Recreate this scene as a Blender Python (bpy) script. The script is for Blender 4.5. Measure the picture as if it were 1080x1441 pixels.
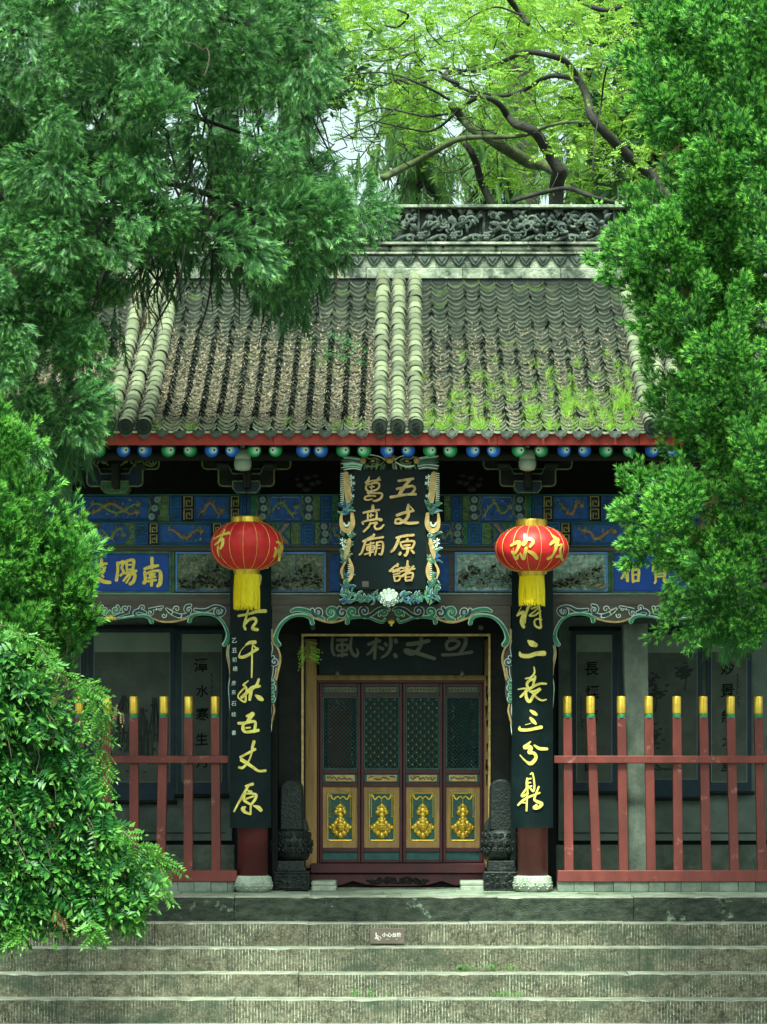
import bpy, math, random
import numpy as np
from mathutils import Vector, Matrix, noise as mnoise
random.seed(7); RNG = np.random.default_rng(7)
for o in list(bpy.data.objects): bpy.data.objects.remove(o)
SC = bpy.context.scene; COL = SC.collection
R = math.radians
# ---------------------------------------------------------------- camera, world, sun, exposure
FOC, CX, CZ, CD = 4160.0, 0.177, 1.346, 32.0       # focal length in photo pixels, eye position, metres to the column row
cam = bpy.data.cameras.new('camera'); camo = bpy.data.objects.new('camera', cam); COL.objects.link(camo)
camo.location = (CX, -CD, CZ); camo.rotation_euler = (R(90), 0, 0)
cam.sensor_fit = 'VERTICAL'; cam.sensor_height = 24; cam.sensor_width = 24 * 1080 / 1441
cam.lens = FOC / 1441 * 24; cam.shift_x = -35 / 1441; cam.shift_y = (1080 - 720.5) / 1441
cam.clip_start = 0.5; cam.clip_end = 3000
SC.camera = camo
SUN_TH, SUN_PH = R(27), R(-8)
W = bpy.data.worlds.new('World'); SC.world = W; W.use_nodes = True
nt = W.node_tree; nt.nodes.clear()
sky = nt.nodes.new('ShaderNodeTexSky'); sky.sky_type = 'NISHITA'; sky.sun_disc = False
sky.sun_elevation = R(90) - SUN_TH; sky.sun_rotation = math.pi - SUN_PH
sky.air_density = 1.0; sky.dust_density = 6.0; sky.ozone_density = 0.6
hsv = nt.nodes.new('ShaderNodeHueSaturation'); hsv.inputs['Saturation'].default_value = 0.25
bg = nt.nodes.new('ShaderNodeBackground'); bg.inputs['Strength'].default_value = 0.15
wo = nt.nodes.new('ShaderNodeOutputWorld')
nt.links.new(sky.outputs[0], hsv.inputs['Color']); nt.links.new(hsv.outputs[0], bg.inputs['Color']); nt.links.new(bg.outputs[0], wo.inputs[0])
sl = bpy.data.lights.new('sun', 'SUN'); sl.energy = 3.6; sl.angle = R(8.0); sl.color = (1, .96, .86)
so = bpy.data.objects.new('sun', sl); COL.objects.link(so); so.rotation_euler = (SUN_TH, 0, SUN_PH); so.location = (5, -10, 20)
SC.view_settings.view_transform = 'Standard'; SC.view_settings.look = 'None'
SC.view_settings.gamma = 1; SC.view_settings.exposure = 1.3; SC.view_settings.use_curve_mapping = False
try:
    SC.view_settings.use_white_balance = True
    SC.view_settings.white_balance_temperature = 6050; SC.view_settings.white_balance_tint = -20
except Exception: pass
SC.cycles.max_bounces = 5; SC.cycles.diffuse_bounces = 3; SC.cycles.glossy_bounces = 2; SC.cycles.transparent_max_bounces = 8
SC.cycles.transmission_bounces = 3
# ---------------------------------------------------------------- helpers
def P(px, py, Y=0.0):
    k = (CD + Y) / FOC
    return (CX + (px - 575) * k, Y, CZ - (py - 1080) * k)
def XZ(px, py, Y=0.0):
    p = P(px, py, Y); return p[0], p[2]
MATS = {}
def mat(name, c1, c2=None, scale=4.0, rough=.75, metal=0.0, bump=0.0, bscale=40.0, c3=None, c3scale=1.5, c3lo=.52, c3hi=.66, rand=0.0, spec=.4, stretch=None, detail=6):
    m = bpy.data.materials.new(name); m.use_nodes = True; t = m.node_tree; b = t.nodes['Principled BSDF']
    b.inputs['Roughness'].default_value = rough; b.inputs['Metallic'].default_value = metal
    b.inputs['Specular IOR Level'].default_value = spec
    N, L = t.nodes.new, t.links.new
    tc = N('ShaderNodeTexCoord'); src = tc.outputs['Object']
    if stretch:
        mp = N('ShaderNodeMapping'); mp.inputs['Scale'].default_value = stretch; L(src, mp.inputs[0]); src = mp.outputs[0]
    last = None
    if c2 is None: c2 = tuple(x * .72 for x in c1)
    n = N('ShaderNodeTexNoise'); n.inputs['Scale'].default_value = scale; n.inputs['Detail'].default_value = detail; n.inputs['Roughness'].default_value = .65
    L(src, n.inputs['Vector'])
    rp = N('ShaderNodeValToRGB'); rp.color_ramp.elements[0].position = .36; rp.color_ramp.elements[1].position = .64
    rp.color_ramp.elements[0].color = (*c2, 1); rp.color_ramp.elements[1].color = (*c1, 1)
    L(n.outputs['Fac'], rp.inputs[0]); last = rp.outputs[0]
    if c3 is not None:
        n3 = N('ShaderNodeTexNoise'); n3.inputs['Scale'].default_value = c3scale; n3.inputs['Detail'].default_value = 7; n3.inputs['Roughness'].default_value = .7
        L(tc.outputs['Object'], n3.inputs['Vector'])
        mr = N('ShaderNodeMapRange'); mr.inputs[1].default_value = c3lo; mr.inputs[2].default_value = c3hi; L(n3.outputs['Fac'], mr.inputs[0])
        mx = N('ShaderNodeMix'); mx.data_type = 'RGBA'; L(mr.outputs[0], mx.inputs[0]); L(last, mx.inputs[6]); mx.inputs[7].default_value = (*c3, 1); last = mx.outputs[2]
    if rand:
        oi = N('ShaderNodeObjectInfo'); mr = N('ShaderNodeMapRange'); mr.inputs[3].default_value = 1 - rand; mr.inputs[4].default_value = 1 + rand
        L(oi.outputs['Random'], mr.inputs[0]); vm = N('ShaderNodeVectorMath'); vm.operation = 'SCALE'
        L(last, vm.inputs[0]); L(mr.outputs[0], vm.inputs['Scale']); last = vm.outputs[0]
    L(last, b.inputs['Base Color'])
    if bump:
        nb = N('ShaderNodeTexNoise'); nb.inputs['Scale'].default_value = bscale; nb.inputs['Detail'].default_value = 5; L(src, nb.inputs['Vector'])
        bp = N('ShaderNodeBump'); bp.inputs['Strength'].default_value = bump; bp.inputs['Distance'].default_value = .02
        L(nb.outputs['Fac'], bp.inputs['Height']); L(bp.outputs[0], b.inputs['Normal'])
    MATS[name] = m; return m
def leafmat(name, c1, c2, scale=2.0, trans=.3, rough=.5, fine=None):
    m = bpy.data.materials.new(name); m.use_nodes = True; t = m.node_tree; b = t.nodes['Principled BSDF']; out = t.nodes['Material Output']
    N, L = t.nodes.new, t.links.new
    b.inputs['Roughness'].default_value = rough; b.inputs['Specular IOR Level'].default_value = .35
    tc = N('ShaderNodeTexCoord'); n = N('ShaderNodeTexNoise'); n.inputs['Scale'].default_value = scale; n.inputs['Detail'].default_value = 8; n.inputs['Roughness'].default_value = .75
    L(tc.outputs['Object'], n.inputs['Vector'])
    rp = N('ShaderNodeValToRGB'); rp.color_ramp.elements[0].position = .35; rp.color_ramp.elements[1].position = .65
    rp.color_ramp.elements[0].color = (*c2, 1); rp.color_ramp.elements[1].color = (*c1, 1)
    L(n.outputs['Fac'], rp.inputs[0]); L(rp.outputs[0], b.inputs['Base Color'])
    tr = N('ShaderNodeBsdfTranslucent'); L(rp.outputs[0], tr.inputs[0])
    mx = N('ShaderNodeMixShader'); mx.inputs[0].default_value = trans; L(b.outputs[0], mx.inputs[1]); L(tr.outputs[0], mx.inputs[2]); L(mx.outputs[0], out.inputs[0])
    MATS[name] = m; return m
def tag(o, label=None, cat=None, group=None, kind=None):
    if label: o['label'] = label
    if cat: o['category'] = cat
    if group: o['group'] = group
    if kind: o['kind'] = kind
    return o
def empty(name, loc=(0, 0, 0), parent=None):
    o = bpy.data.objects.new(name, None); COL.objects.link(o); o.location = loc
    if parent: o.parent = parent
    return o
def catmull(pts, sub=6):
    pts = [np.array(p, float) for p in pts]
    if len(pts) < 3:
        return [pts[0] + (pts[1] - pts[0]) * t for t in np.linspace(0, 1, sub + 1)]
    q = [2 * pts[0] - pts[1]] + pts + [2 * pts[-1] - pts[-2]]; out = []
    for i in range(1, len(q) - 2):
        for s in range(sub):
            t = s / sub
            out.append(.5 * ((2 * q[i]) + (q[i+1] - q[i-1]) * t + (2*q[i-1] - 5*q[i] + 4*q[i+1] - q[i+2]) * t*t + (3*q[i] - q[i-1] - 3*q[i+1] + q[i+2]) * t**3))
    out.append(pts[-1]); return out
class MB:
    def __init__(s): s.v = []; s.f = []; s.m = []
    def add(s, vs, fs, mi=0):
        b = len(s.v); s.v += [tuple(float(c) for c in v) for v in vs]; s.f += [tuple(b + i for i in f) for f in fs]; s.m += [mi] * len(fs); return s
    def box(s, x0, x1, y0, y1, z0, z1, mi=0):
        v = [(x, y, z) for z in (z0, z1) for y in (y0, y1) for x in (x0, x1)]
        return s.add(v, [(0,2,3,1),(4,5,7,6),(0,1,5,4),(2,6,7,3),(0,4,6,2),(1,3,7,5)], mi)
    def pbox(s, a, b, t, u, Y0, Y1, mi=0):          # pixel rectangle measured on the front plane Y0, going back to Y1
        x0, z1 = XZ(a, t, Y0); x1, z0 = XZ(b, u, Y0); return s.box(x0, x1, Y0, Y1, z0, z1, mi)
    def prism(s, pts, y0, y1, mi=0):                # pts = [(x,z)]
        n = len(pts); v = [(x, y0, z) for x, z in pts] + [(x, y1, z) for x, z in pts]
        f = [tuple(range(n)), tuple(range(2*n-1, n-1, -1))] + [(i, i+n, (i+1) % n + n, (i+1) % n) for i in range(n)]
        return s.add(v, f, mi)
    def pprism(s, pts, Y0, Y1, mi=0): return s.prism([XZ(a, b, Y0) for a, b in pts], Y0, Y1, mi)
    def tube(s, pts, rad, n=6, mi=0, sub=0, flat=1.0):
        if not hasattr(rad, '__len__'): rad = [rad] * len(pts)
        if sub:
            q = catmull([(*p, r) for p, r in zip(pts, rad)], sub); pts = [a[:3] for a in q]; rad = [max(a[3], 1e-4) for a in q]
        pts = [Vector(tuple(float(c) for c in p)) for p in pts]; v = []; f = []; up = None
        for i, p in enumerate(pts):
            d = (pts[min(i+1, len(pts)-1)] - pts[max(i-1, 0)])
            d = d.normalized() if d.length > 1e-9 else Vector((0, 0, 1))
            if up is None: up = Vector((0, 1, 0)) if abs(d.y) < .9 else Vector((1, 0, 0))
            a = d.cross(up); a = a.normalized() if a.length > 1e-6 else d.orthogonal().normalized()
            b = a.cross(d).normalized(); up = b
            for k in range(n):
                t = 2*math.pi*k/n; w = p + (a*math.cos(t) + b*math.sin(t)*flat) * rad[i]; v.append(w)
        for i in range(len(pts)-1):
            for k in range(n): f.append((i*n+k, i*n+(k+1) % n, (i+1)*n+(k+1) % n, (i+1)*n+k))
        f.append(tuple(range(n-1, -1, -1))); f.append(tuple((len(pts)-1)*n + k for k in range(n)))
        return s.add(v, f, mi)
    def lathe(s, prof, c=(0, 0, 0), n=24, mi=0, sy=1.0):
        v = []; f = []; m = len(prof)
        for r, z in prof:
            for k in range(n):
                t = 2*math.pi*k/n; v.append((c[0]+r*math.cos(t), c[1]+r*math.sin(t)*sy, c[2]+z))
        for i in range(m-1):
            for k in range(n): f.append((i*n+k, i*n+(k+1) % n, (i+1)*n+(k+1) % n, (i+1)*n+k))
        f.append(tuple(range(n-1, -1, -1))); f.append(tuple((m-1)*n+k for k in range(n)))
        return s.add(v, f, mi)
    def disc(s, x, z, r, y0, y1, n=16, mi=0, sz=1.0):
        return s.prism([(x + r*math.cos(2*math.pi*k/n), z + r*sz*math.sin(2*math.pi*k/n)) for k in range(n)], y0, y1, mi)
    def blob(s, c, r, n=8, mi=0, jit=0.0):
        rx, ry, rz = r if hasattr(r, '__len__') else (r, r, r); v = []; f = []; m = max(4, n // 2 + 1)
        for i in range(m):
            a = math.pi * (i + .02) / (m - 1 + .04)
            for k in range(n):
                t = 2*math.pi*k/n; j = 1 + random.uniform(-jit, jit)
                v.append((c[0]+rx*j*math.sin(a)*math.cos(t), c[1]+ry*j*math.sin(a)*math.sin(t), c[2]+rz*j*math.cos(a)))
        for i in range(m-1):
            for k in range(n): f.append((i*n+k, (i+1)*n+k, (i+1)*n+(k+1) % n, i*n+(k+1) % n))
        return s.add(v, f, mi)
    def ribbon(s, pts, Y, th=.006, mi=0, sub=5, dy=0.0012, surf=None, cap=True):
        """brush stroke: pts = [(px,py,width_px)] on plane Y; a raised ribbon with rounded ends"""
        q = catmull(pts, sub)
        if cap and len(q) > 1:
            d = (q[1]-q[0])[:2]; d = d/(np.linalg.norm(d)+1e-9); w = q[0][2]
            pre = [np.array([*(q[0][:2]-d*w*k), w*math.sqrt(max(0, 1-(2*k)**2))+.05]) for k in (.48, .36, .2)]
            d = (q[-1]-q[-2])[:2]; d = d/(np.linalg.norm(d)+1e-9); w = q[-1][2]
            post = [np.array([*(q[-1][:2]+d*w*k), w*math.sqrt(max(0, 1-(2*k)**2))+.05]) for k in (.2, .36, .48)]
            q = pre + q + post
        n = len(q); v = []; f = []
        for i, a in enumerate(q):
            d = (q[min(i+1, n-1)] - q[max(i-1, 0)])[:2]; d = d/(np.linalg.norm(d)+1e-9); nn = np.array([-d[1], d[0]]) * a[2]/2
            for sg in (-1, 1):
                x, z = XZ(a[0]+nn[0]*sg, a[1]+nn[1]*sg, Y); yb = (surf(x, z) if surf else Y)
                v.append((x, yb - th - dy*i/n, z)); v.append((x, yb, z))
        for i in range(n-1):
            a, b = 4*i, 4*i+4
            f += [(a, a+2, b+2, b), (a+2, a+3, b+3, b+2), (a+1, a, b, b+1)]
        f += [(0, 1, 3, 2), (4*n-4, 4*n-2, 4*n-1, 4*n-3)]
        return s.add(v, f, mi)
    def build(s, name, mats, parent=None, smooth=False, bevel=0.0, loc=None):
        me = bpy.data.meshes.new(name); v = s.v
        if loc is not None: v = [(a-loc[0], b-loc[1], c-loc[2]) for a, b, c in v]
        me.from_pydata(v, [], s.f)
        if not isinstance(mats, (list, tuple)): mats = [mats]
        for m in mats: me.materials.append(MATS[m] if isinstance(m, str) else m)
        if len(mats) > 1: me.polygons.foreach_set('material_index', s.m)
        if smooth: me.polygons.foreach_set('use_smooth', [True]*len(s.f))
        o = bpy.data.objects.new(name, me); COL.objects.link(o)
        if parent: o.parent = parent
        if loc is not None: o.location = loc
        if bevel:
            bv = o.modifiers.new('bevel', 'BEVEL'); bv.width = bevel; bv.segments = 1; bv.limit_method = 'ANGLE'
        return o
def spiral(cx, cy, r, a0, turns=1.25, sgn=1, w0=1.5, w1=4.0, n=9):
    """pixel points of a curl that starts in its eye and opens to radius r at angle a0 (degrees)"""
    out = []
    for i in range(n):
        t = i/(n-1); a = R(a0) - sgn*(1-t)*turns*2*math.pi; rr = r*(.18+.82*t)
        out.append((cx+rr*math.cos(a), cy+rr*math.sin(a), w0+(w1-w0)*t))
    return out
def curl(mb, pts, Y, fill, line, ow=1.6, th=.012):
    mb.ribbon([(a, b, w+ow) for a, b, w in pts], Y, th, line, sub=3)
    mb.ribbon([(a, b, max(w-.2, .6)) for a, b, w in pts], Y-th-.002, .008, fill, sub=3)
def strokes(txt, ox, oy, s):
    return [[(ox+float(p.split()[0])/s, oy+float(p.split()[1])/s, float(p.split()[2])/s) for p in st.split(',')] for st in txt.split(';')]
def glyph(name, sts, Y, m, parent, th=.008, surf=None, wmul=1.0):
    mb = MB()
    for i, st in enumerate(sts):
        mb.ribbon([(a, b, w*wmul) for a, b, w in st], Y, th + i*.0011, 0, surf=surf)
    return mb.build(name, m, parent)
def text_mesh(txt, px, py, hpx, Y, m, parent, name='character', off=.012, ext=.004, sx=1.0):
    cu = bpy.data.curves.new(name, 'FONT'); cu.body = txt; cu.size = 1; cu.offset = off; cu.extrude = 0.0; cu.align_x = 'CENTER'; cu.align_y = 'CENTER'; cu.resolution_u = 3
    o = bpy.data.objects.new(name, cu); COL.objects.link(o)
    dg = bpy.context.evaluated_depsgraph_get(); me = bpy.data.meshes.new_from_object(o.evaluated_get(dg)); bpy.data.objects.remove(o)
    co = np.zeros(len(me.vertices)*3); me.vertices.foreach_get('co', co); co = co.reshape(-1, 3)
    if len(co) == 0: print('NO GLYPH', txt); return None
    lo, hi = co.min(0), co.max(0); h = hpx*(CD+Y)/FOC; sc = h/max(hi[1]-lo[1], hi[0]-lo[0]*0-0+0, .6) if len(txt) == 1 else h/.9
    c = (lo+hi)/2; x0, z0 = XZ(px, py, Y)
    j = RNG.normal(0, .004, (len(co), 2))
    new = np.stack([x0+(co[:, 0]-c[0]+j[:, 0])*sc*sx, np.full(len(co), Y-ext), z0+(co[:, 1]-c[1]+j[:, 1])*sc+(co[:, 0]-c[0])*sc*.06], 1)
    me.vertices.foreach_set('co', new.ravel()); me.materials.clear(); me.materials.append(MATS[m])
    o = bpy.data.objects.new(name, me); COL.objects.link(o); o.parent = parent
    return o
# ---------------------------------------------------------------- materials
mat('ground', (.10,.11,.085), (.05,.07,.04), 1.5, .95, bump=.4, bscale=20)
mat('paving', (.27,.29,.23), (.13,.16,.11), 3, .85, bump=.3, bscale=30, c3=(.05,.09,.035), c3scale=1.3, rand=.12)
mat('worn_sunlit_stone', (.27,.265,.21), (.12,.125,.095), 6, .8, bump=.3, rand=.12)  # foot-worn tops, coloured paler still for the sunlight they catch
mat('brick', (.17,.19,.155), (.08,.10,.075), 5, .9, bump=.3, rand=.3)
mat('moss_edge', (.050,.056,.040), (.010,.016,.010), 7, .95, bump=.9, bscale=45, c3=(.20,.24,.18), c3scale=3.4, c3lo=.60, c3hi=.66, stretch=(1, 1, 2.2), rand=.15, detail=9)
def stone_step_mat():
    m = mat('step_stone', (.125,.11,.078), (.030,.030,.021), 9, .95, rand=.22)
    t = m.node_tree; N, L = t.nodes.new, t.links.new; b = t.nodes['Principled BSDF']
    src = b.inputs['Base Color'].links[0].from_socket
    tc = N('ShaderNodeTexCoord')
    def noi(scale, st, det=3, rough=.6):
        mp = N('ShaderNodeMapping'); mp.inputs['Scale'].default_value = st; L(tc.outputs['Object'], mp.inputs[0])
        n = N('ShaderNodeTexNoise'); n.inputs['Scale'].default_value = scale; n.inputs['Detail'].default_value = det; n.inputs['Roughness'].default_value = rough
        L(mp.outputs[0], n.inputs['Vector']); return n.outputs['Fac']
    def mrr(s, a, b_, c=0, d=1):
        r = N('ShaderNodeMapRange'); r.inputs[1].default_value = a; r.inputs[2].default_value = b_; r.inputs[3].default_value = c; r.inputs[4].default_value = d; L(s, r.inputs[0]); return r.outputs[0]
    def mth(op, a, b_):
        q = N('ShaderNodeMath'); q.operation = op; L(a, q.inputs[0])
        if isinstance(b_, float): q.inputs[1].default_value = b_
        else: L(b_, q.inputs[1])
        return q.outputs[0]
    wv = N('ShaderNodeTexWave'); wv.bands_direction = 'X'; wv.inputs['Scale'].default_value = 4.6; wv.inputs['Distortion'].default_value = 2.2; wv.inputs['Detail'].default_value = 3; wv.inputs['Detail Scale'].default_value = 2.0
    mp = N('ShaderNodeMapping'); mp.inputs['Scale'].default_value = (2.2, .1, .22); L(tc.outputs['Object'], mp.inputs[0]); L(mp.outputs[0], wv.inputs['Vector'])
    chis = mrr(wv.outputs['Fac'], .72, .98)
    patch = mrr(noi(2.3, (1, 1, 1.5), 5), .42, .6)
    broken = mrr(noi(30, (1, 1, .8), 6, .8), .44, .60)
    chis = mth('MULTIPLY', mth('MULTIPLY', chis, patch), broken)
    grain = mrr(noi(34, (1, 1, 1), 8, .95), .49, .62)
    mx = N('ShaderNodeMix'); mx.data_type = 'RGBA'; L(mth('MULTIPLY', grain, .7), mx.inputs[0]); L(src, mx.inputs[6]); mx.inputs[7].default_value = (.44,.40,.26, 1)
    m2 = N('ShaderNodeMix'); m2.data_type = 'RGBA'; L(chis, m2.inputs[0]); L(mx.outputs[2], m2.inputs[6]); m2.inputs[7].default_value = (.60,.63,.48, 1)
    m3 = N('ShaderNodeMix'); m3.data_type = 'RGBA'; L(mrr(noi(.8, (1, 1, 2.5), 6, .7), .5, .66), m3.inputs[0]); L(m2.outputs[2], m3.inputs[6]); m3.inputs[7].default_value = (.045,.065,.04, 1)
    L(m3.outputs[2], b.inputs['Base Color'])
    hh = mth('ADD', mth('MULTIPLY', wv.outputs['Fac'], .6), mth('MULTIPLY', noi(30, (1, 1, .8), 6, .8), 1.2))
    bp = N('ShaderNodeBump'); bp.inputs['Strength'].default_value = .75; bp.inputs['Distance'].default_value = .02; L(hh, bp.inputs['Height']); L(bp.outputs[0], b.inputs['Normal'])
stone_step_mat()
mat('tile', (.020,.023,.018), (.007,.009,.007), 7, .95, c3=(.06,.058,.038), c3scale=2.3, c3lo=.55, c3hi=.75, rand=.4, spec=.1)  # tops coloured near black for the shadow gaps between tile rows
mat('tile_lip_lit', (.84,.84,.64), (.30,.33,.24), 8, .95, c3=(.13,.16,.09), c3scale=1.3, c3lo=.56, c3hi=.74, rand=.3, spec=.1)  # front lips painted pale as if catching light, with lichen patches
mat('tile_mossy', (.035,.05,.016), (.012,.018,.009), 5, .95, c3=(.07,.10,.025), c3scale=3.5, c3lo=.55, c3hi=.7, rand=.35, spec=.1)  # mossy tiles, their tops darkened too for the shadow gaps
mat('cover_tile', (.21,.20,.145), (.06,.07,.05), 12, .9, bump=.5, bscale=45, c3=(.12,.14,.06), c3scale=5, c3lo=.45, c3hi=.6, rand=.4)
mat('drip_tile', (.14,.15,.13), (.06,.07,.055), 12, .85, bump=.3, rand=.25)
mat('ridge_stone', (.34,.35,.27), (.13,.15,.11), 7, .9, bump=.6, bscale=30, c3=(.035,.045,.035), c3scale=3.2, c3lo=.47, c3hi=.62, rand=.25)
mat('ridge_carved', (.085,.10,.082), (.028,.038,.032), 6, .9, bump=.5, bscale=45, c3=(.22,.24,.18), c3scale=4, c3lo=.56, c3hi=.68)
mat('ridge_dark', (.045,.055,.045), (.02,.026,.02), 5, .9)
mat('dark_wood', (.018,.017,.014), (.009,.009,.008), 8, .7, spec=.2)
mat('black_wood', (.006,.007,.007), (.003,.004,.004), 6, .7, spec=.2)
mat('brown_beam', (.10,.08,.066), (.06,.05,.042), 3, .65, stretch=(.6, 1, 6), bump=.1)
mat('soffit', (.03,.032,.03), (.015,.017,.016), 6, .8)
mat('red_board', (.52,.055,.045), (.40,.042,.035), 5, .55, rand=.08)
mat('red_post', (.155,.032,.027), (.095,.021,.018), 3, .42, stretch=(2, 2, .6), bump=.05, rand=.1, c3=(.25,.10,.08), c3scale=7, c3lo=.60, c3hi=.66, detail=9)
mat('column_red', (.12,.02,.024), (.075,.014,.016), 3, .45)
mat('door_red', (.075,.014,.020), (.045,.010,.014), 5, .5)
mat('gold', (.80,.56,.08), (.62,.38,.05), 12, .32, metal=.65)
mat('gold_leaf', (.85,.66,.14), (.72,.50,.09), 20, .4, metal=.25)
mat('gold_bright', (.88,.76,.20), (.58,.44,.09), 14, .42, metal=.15, bump=.3, bscale=60)
mat('gold_dull', (.58,.40,.16), (.34,.22,.08), 14, .5, metal=.2, bump=.3, bscale=60)
mat('gold_faint', (.12,.11,.085), (.085,.078,.065), 14, .6)
mat('tan_wood', (.42,.245,.085), (.25,.145,.055), 3, .6, stretch=(4, 4, .5), bump=.08)
mat('board_black', (.003,.009,.010), (.002,.006,.007), 4, .5, c3=(.006,.014,.015), c3scale=3, spec=.15)
mat('blue', (.022,.085,.32), (.011,.042,.18), 9, .7, c3=(.02,.03,.04), c3scale=6, c3lo=.58, c3hi=.68)
mat('sign_blue', (.008,.055,.36), (.006,.04,.24), 6, .5, c3=(.02,.07,.2), c3scale=8, c3lo=.62, c3hi=.7)
mat('deep_blue', (.010,.020,.055), (.006,.012,.03), 9, .6)
mat('light_blue', (.12,.26,.58), (.07,.16,.42), 12, .5)
mat('green', (.085,.18,.08), (.038,.085,.048), 12, .7, c3=(.035,.04,.03), c3scale=9)
mat('leaf_green', (.06,.24,.12), (.03,.13,.07), 12, .5)
mat('teal', (.035,.11,.10), (.018,.06,.062), 10, .55)
mat('navy_curl', (.02,.05,.09), (.012,.03,.055), 10, .5)
mat('pale_line', (.62,.80,.68), (.40,.58,.48), 14, .6)
mat('white_line', (.85,.88,.76), (.6,.64,.54), 14, .6)
mat('gold_key', (.42,.36,.16), (.22,.19,.09), 20, .5)
mat('olive', (.21,.25,.10), (.09,.12,.05), 24, .7)
mat('orange_dull', (.36,.21,.08), (.12,.085,.04), 26, .7)
mat('pearl', (.22,.30,.29), (.12,.19,.19), 14, .5)
mat('silver_blue', (.16,.27,.30), (.08,.15,.18), 16, .5)
for nm, a, b_, c in (('painting_dark', (.16,.19,.13), (.05,.075,.05), (.28,.26,.16)), ('painting_pale', (.30,.42,.37), (.11,.16,.13), (.50,.52,.40)), ('painting_brown', (.14,.16,.11), (.05,.055,.035), (.26,.20,.11))):
    mat(nm, a, b_, 16, .55, c3=c, c3scale=30, c3lo=.52, c3hi=.6, detail=9, bump=.3, bscale=60)
mat('plaster', (.12,.145,.128), (.075,.092,.082), 3, .85, c3=(.05,.06,.052), c3scale=1.1)
mat('plaster_low', (.09,.11,.092), (.07,.085,.072), 2, .85)
mat('scroll_silk', (.014,.030,.050), (.009,.02,.036), 6, .7)
mat('scroll_paper', (.075,.085,.07), (.045,.054,.045), 4, .8)
mat('scroll_top', (.19,.225,.19), (.15,.18,.15), 3, .8)
mat('ink', (.003,.004,.004), (.005,.006,.006), 20, .8, spec=.1)
mat('ink_wash', (.028,.034,.03), (.010,.013,.012), 9, .8, detail=9)
mat('grey_post', (.13,.145,.12), (.055,.065,.052), 4, .85, bump=.5, bscale=40, stretch=(1, 1, .6))
mat('black_stone', (.010,.014,.013), (.004,.006,.006), 6, .5, bump=.6, bscale=40, c3=(.035,.045,.042), c3scale=9, c3lo=.58, c3hi=.7)
mat('drum_base', (.42,.44,.36), (.24,.27,.21), 10, .8, bump=.5, bscale=50)
mat('lantern_red', (.60,.020,.022), (.42,.014,.018), 5, .5, bump=.12, bscale=18, spec=.3)
mat('tassel', (.88,.72,.02), (.68,.50,.01), 30, .6, stretch=(6, 6, .4))
mat('lamp_shell', (.42,.46,.38), (.33,.37,.30), 6, .35)
mat('bark_dark', (.032,.028,.022), (.012,.012,.010), 6, .9, bump=.6, bscale=25)
mat('bark_moss', (.10,.12,.04), (.035,.04,.022), 5, .95, bump=.6, bscale=25)
mat('bark_brown', (.14,.10,.07), (.06,.045,.035), 8, .9, bump=.5, bscale=30)
mat('sign_brown', (.14,.105,.09), (.115,.085,.075), 4, .4)
mat('sign_white', (.75,.72,.66), (.7,.66,.6), 4, .5)
mat('glass_dark', (.006,.010,.010), (.004,.007,.007), 4, .3, spec=.2)
mat('straw', (.36,.27,.19), (.15,.10,.065), 30, .9, c3=(.62,.52,.36), c3scale=50)
mat('eye_blue_d', (.02,.09,.48)); mat('eye_blue_m', (.04,.20,.80)); mat('eye_blue_l', (.25,.50,.92))
mat('eye_green_d', (.03,.20,.06)); mat('eye_green_m', (.09,.44,.16)); mat('eye_green_l', (.38,.75,.44))
mat('eye_white', (.72,.78,.72), (.66,.72,.66)); mat('eye_black', (.006,.006,.006))
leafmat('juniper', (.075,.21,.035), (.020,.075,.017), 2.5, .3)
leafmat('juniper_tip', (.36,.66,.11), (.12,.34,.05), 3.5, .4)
leafmat('cypress', (.085,.20,.055), (.028,.08,.028), 2.0, .35)
leafmat('cypress_tip', (.27,.48,.13), (.09,.22,.07), 2.6, .4)
leafmat('scholar', (.34,.50,.07), (.17,.32,.045), 1.6, .55)
leafmat('scholar_tip', (.52,.68,.12), (.28,.46,.06), 1.6, .55)
leafmat('weeping', (.18,.30,.09), (.08,.16,.055), 1.5, .45)
leafmat('bushleaf', (.045,.15,.026), (.018,.07,.016), 5, .25, rough=.42)
leafmat('bushtip', (.19,.37,.06), (.06,.19,.03), 4, .35, rough=.42)
leafmat('far_leaf', (.07,.14,.045), (.03,.07,.03), .8, .3)
leafmat('grass', (.50,.74,.10), (.25,.46,.06), 4, .4)
leafmat('dead', (.30,.20,.10), (.16,.10,.05), 4, .2)
m = mat('pane_glass', (.02,.03,.03), (.012,.02,.02), 4, .1); m.node_tree.nodes['Principled BSDF'].inputs['Alpha'].default_value = .35
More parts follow.
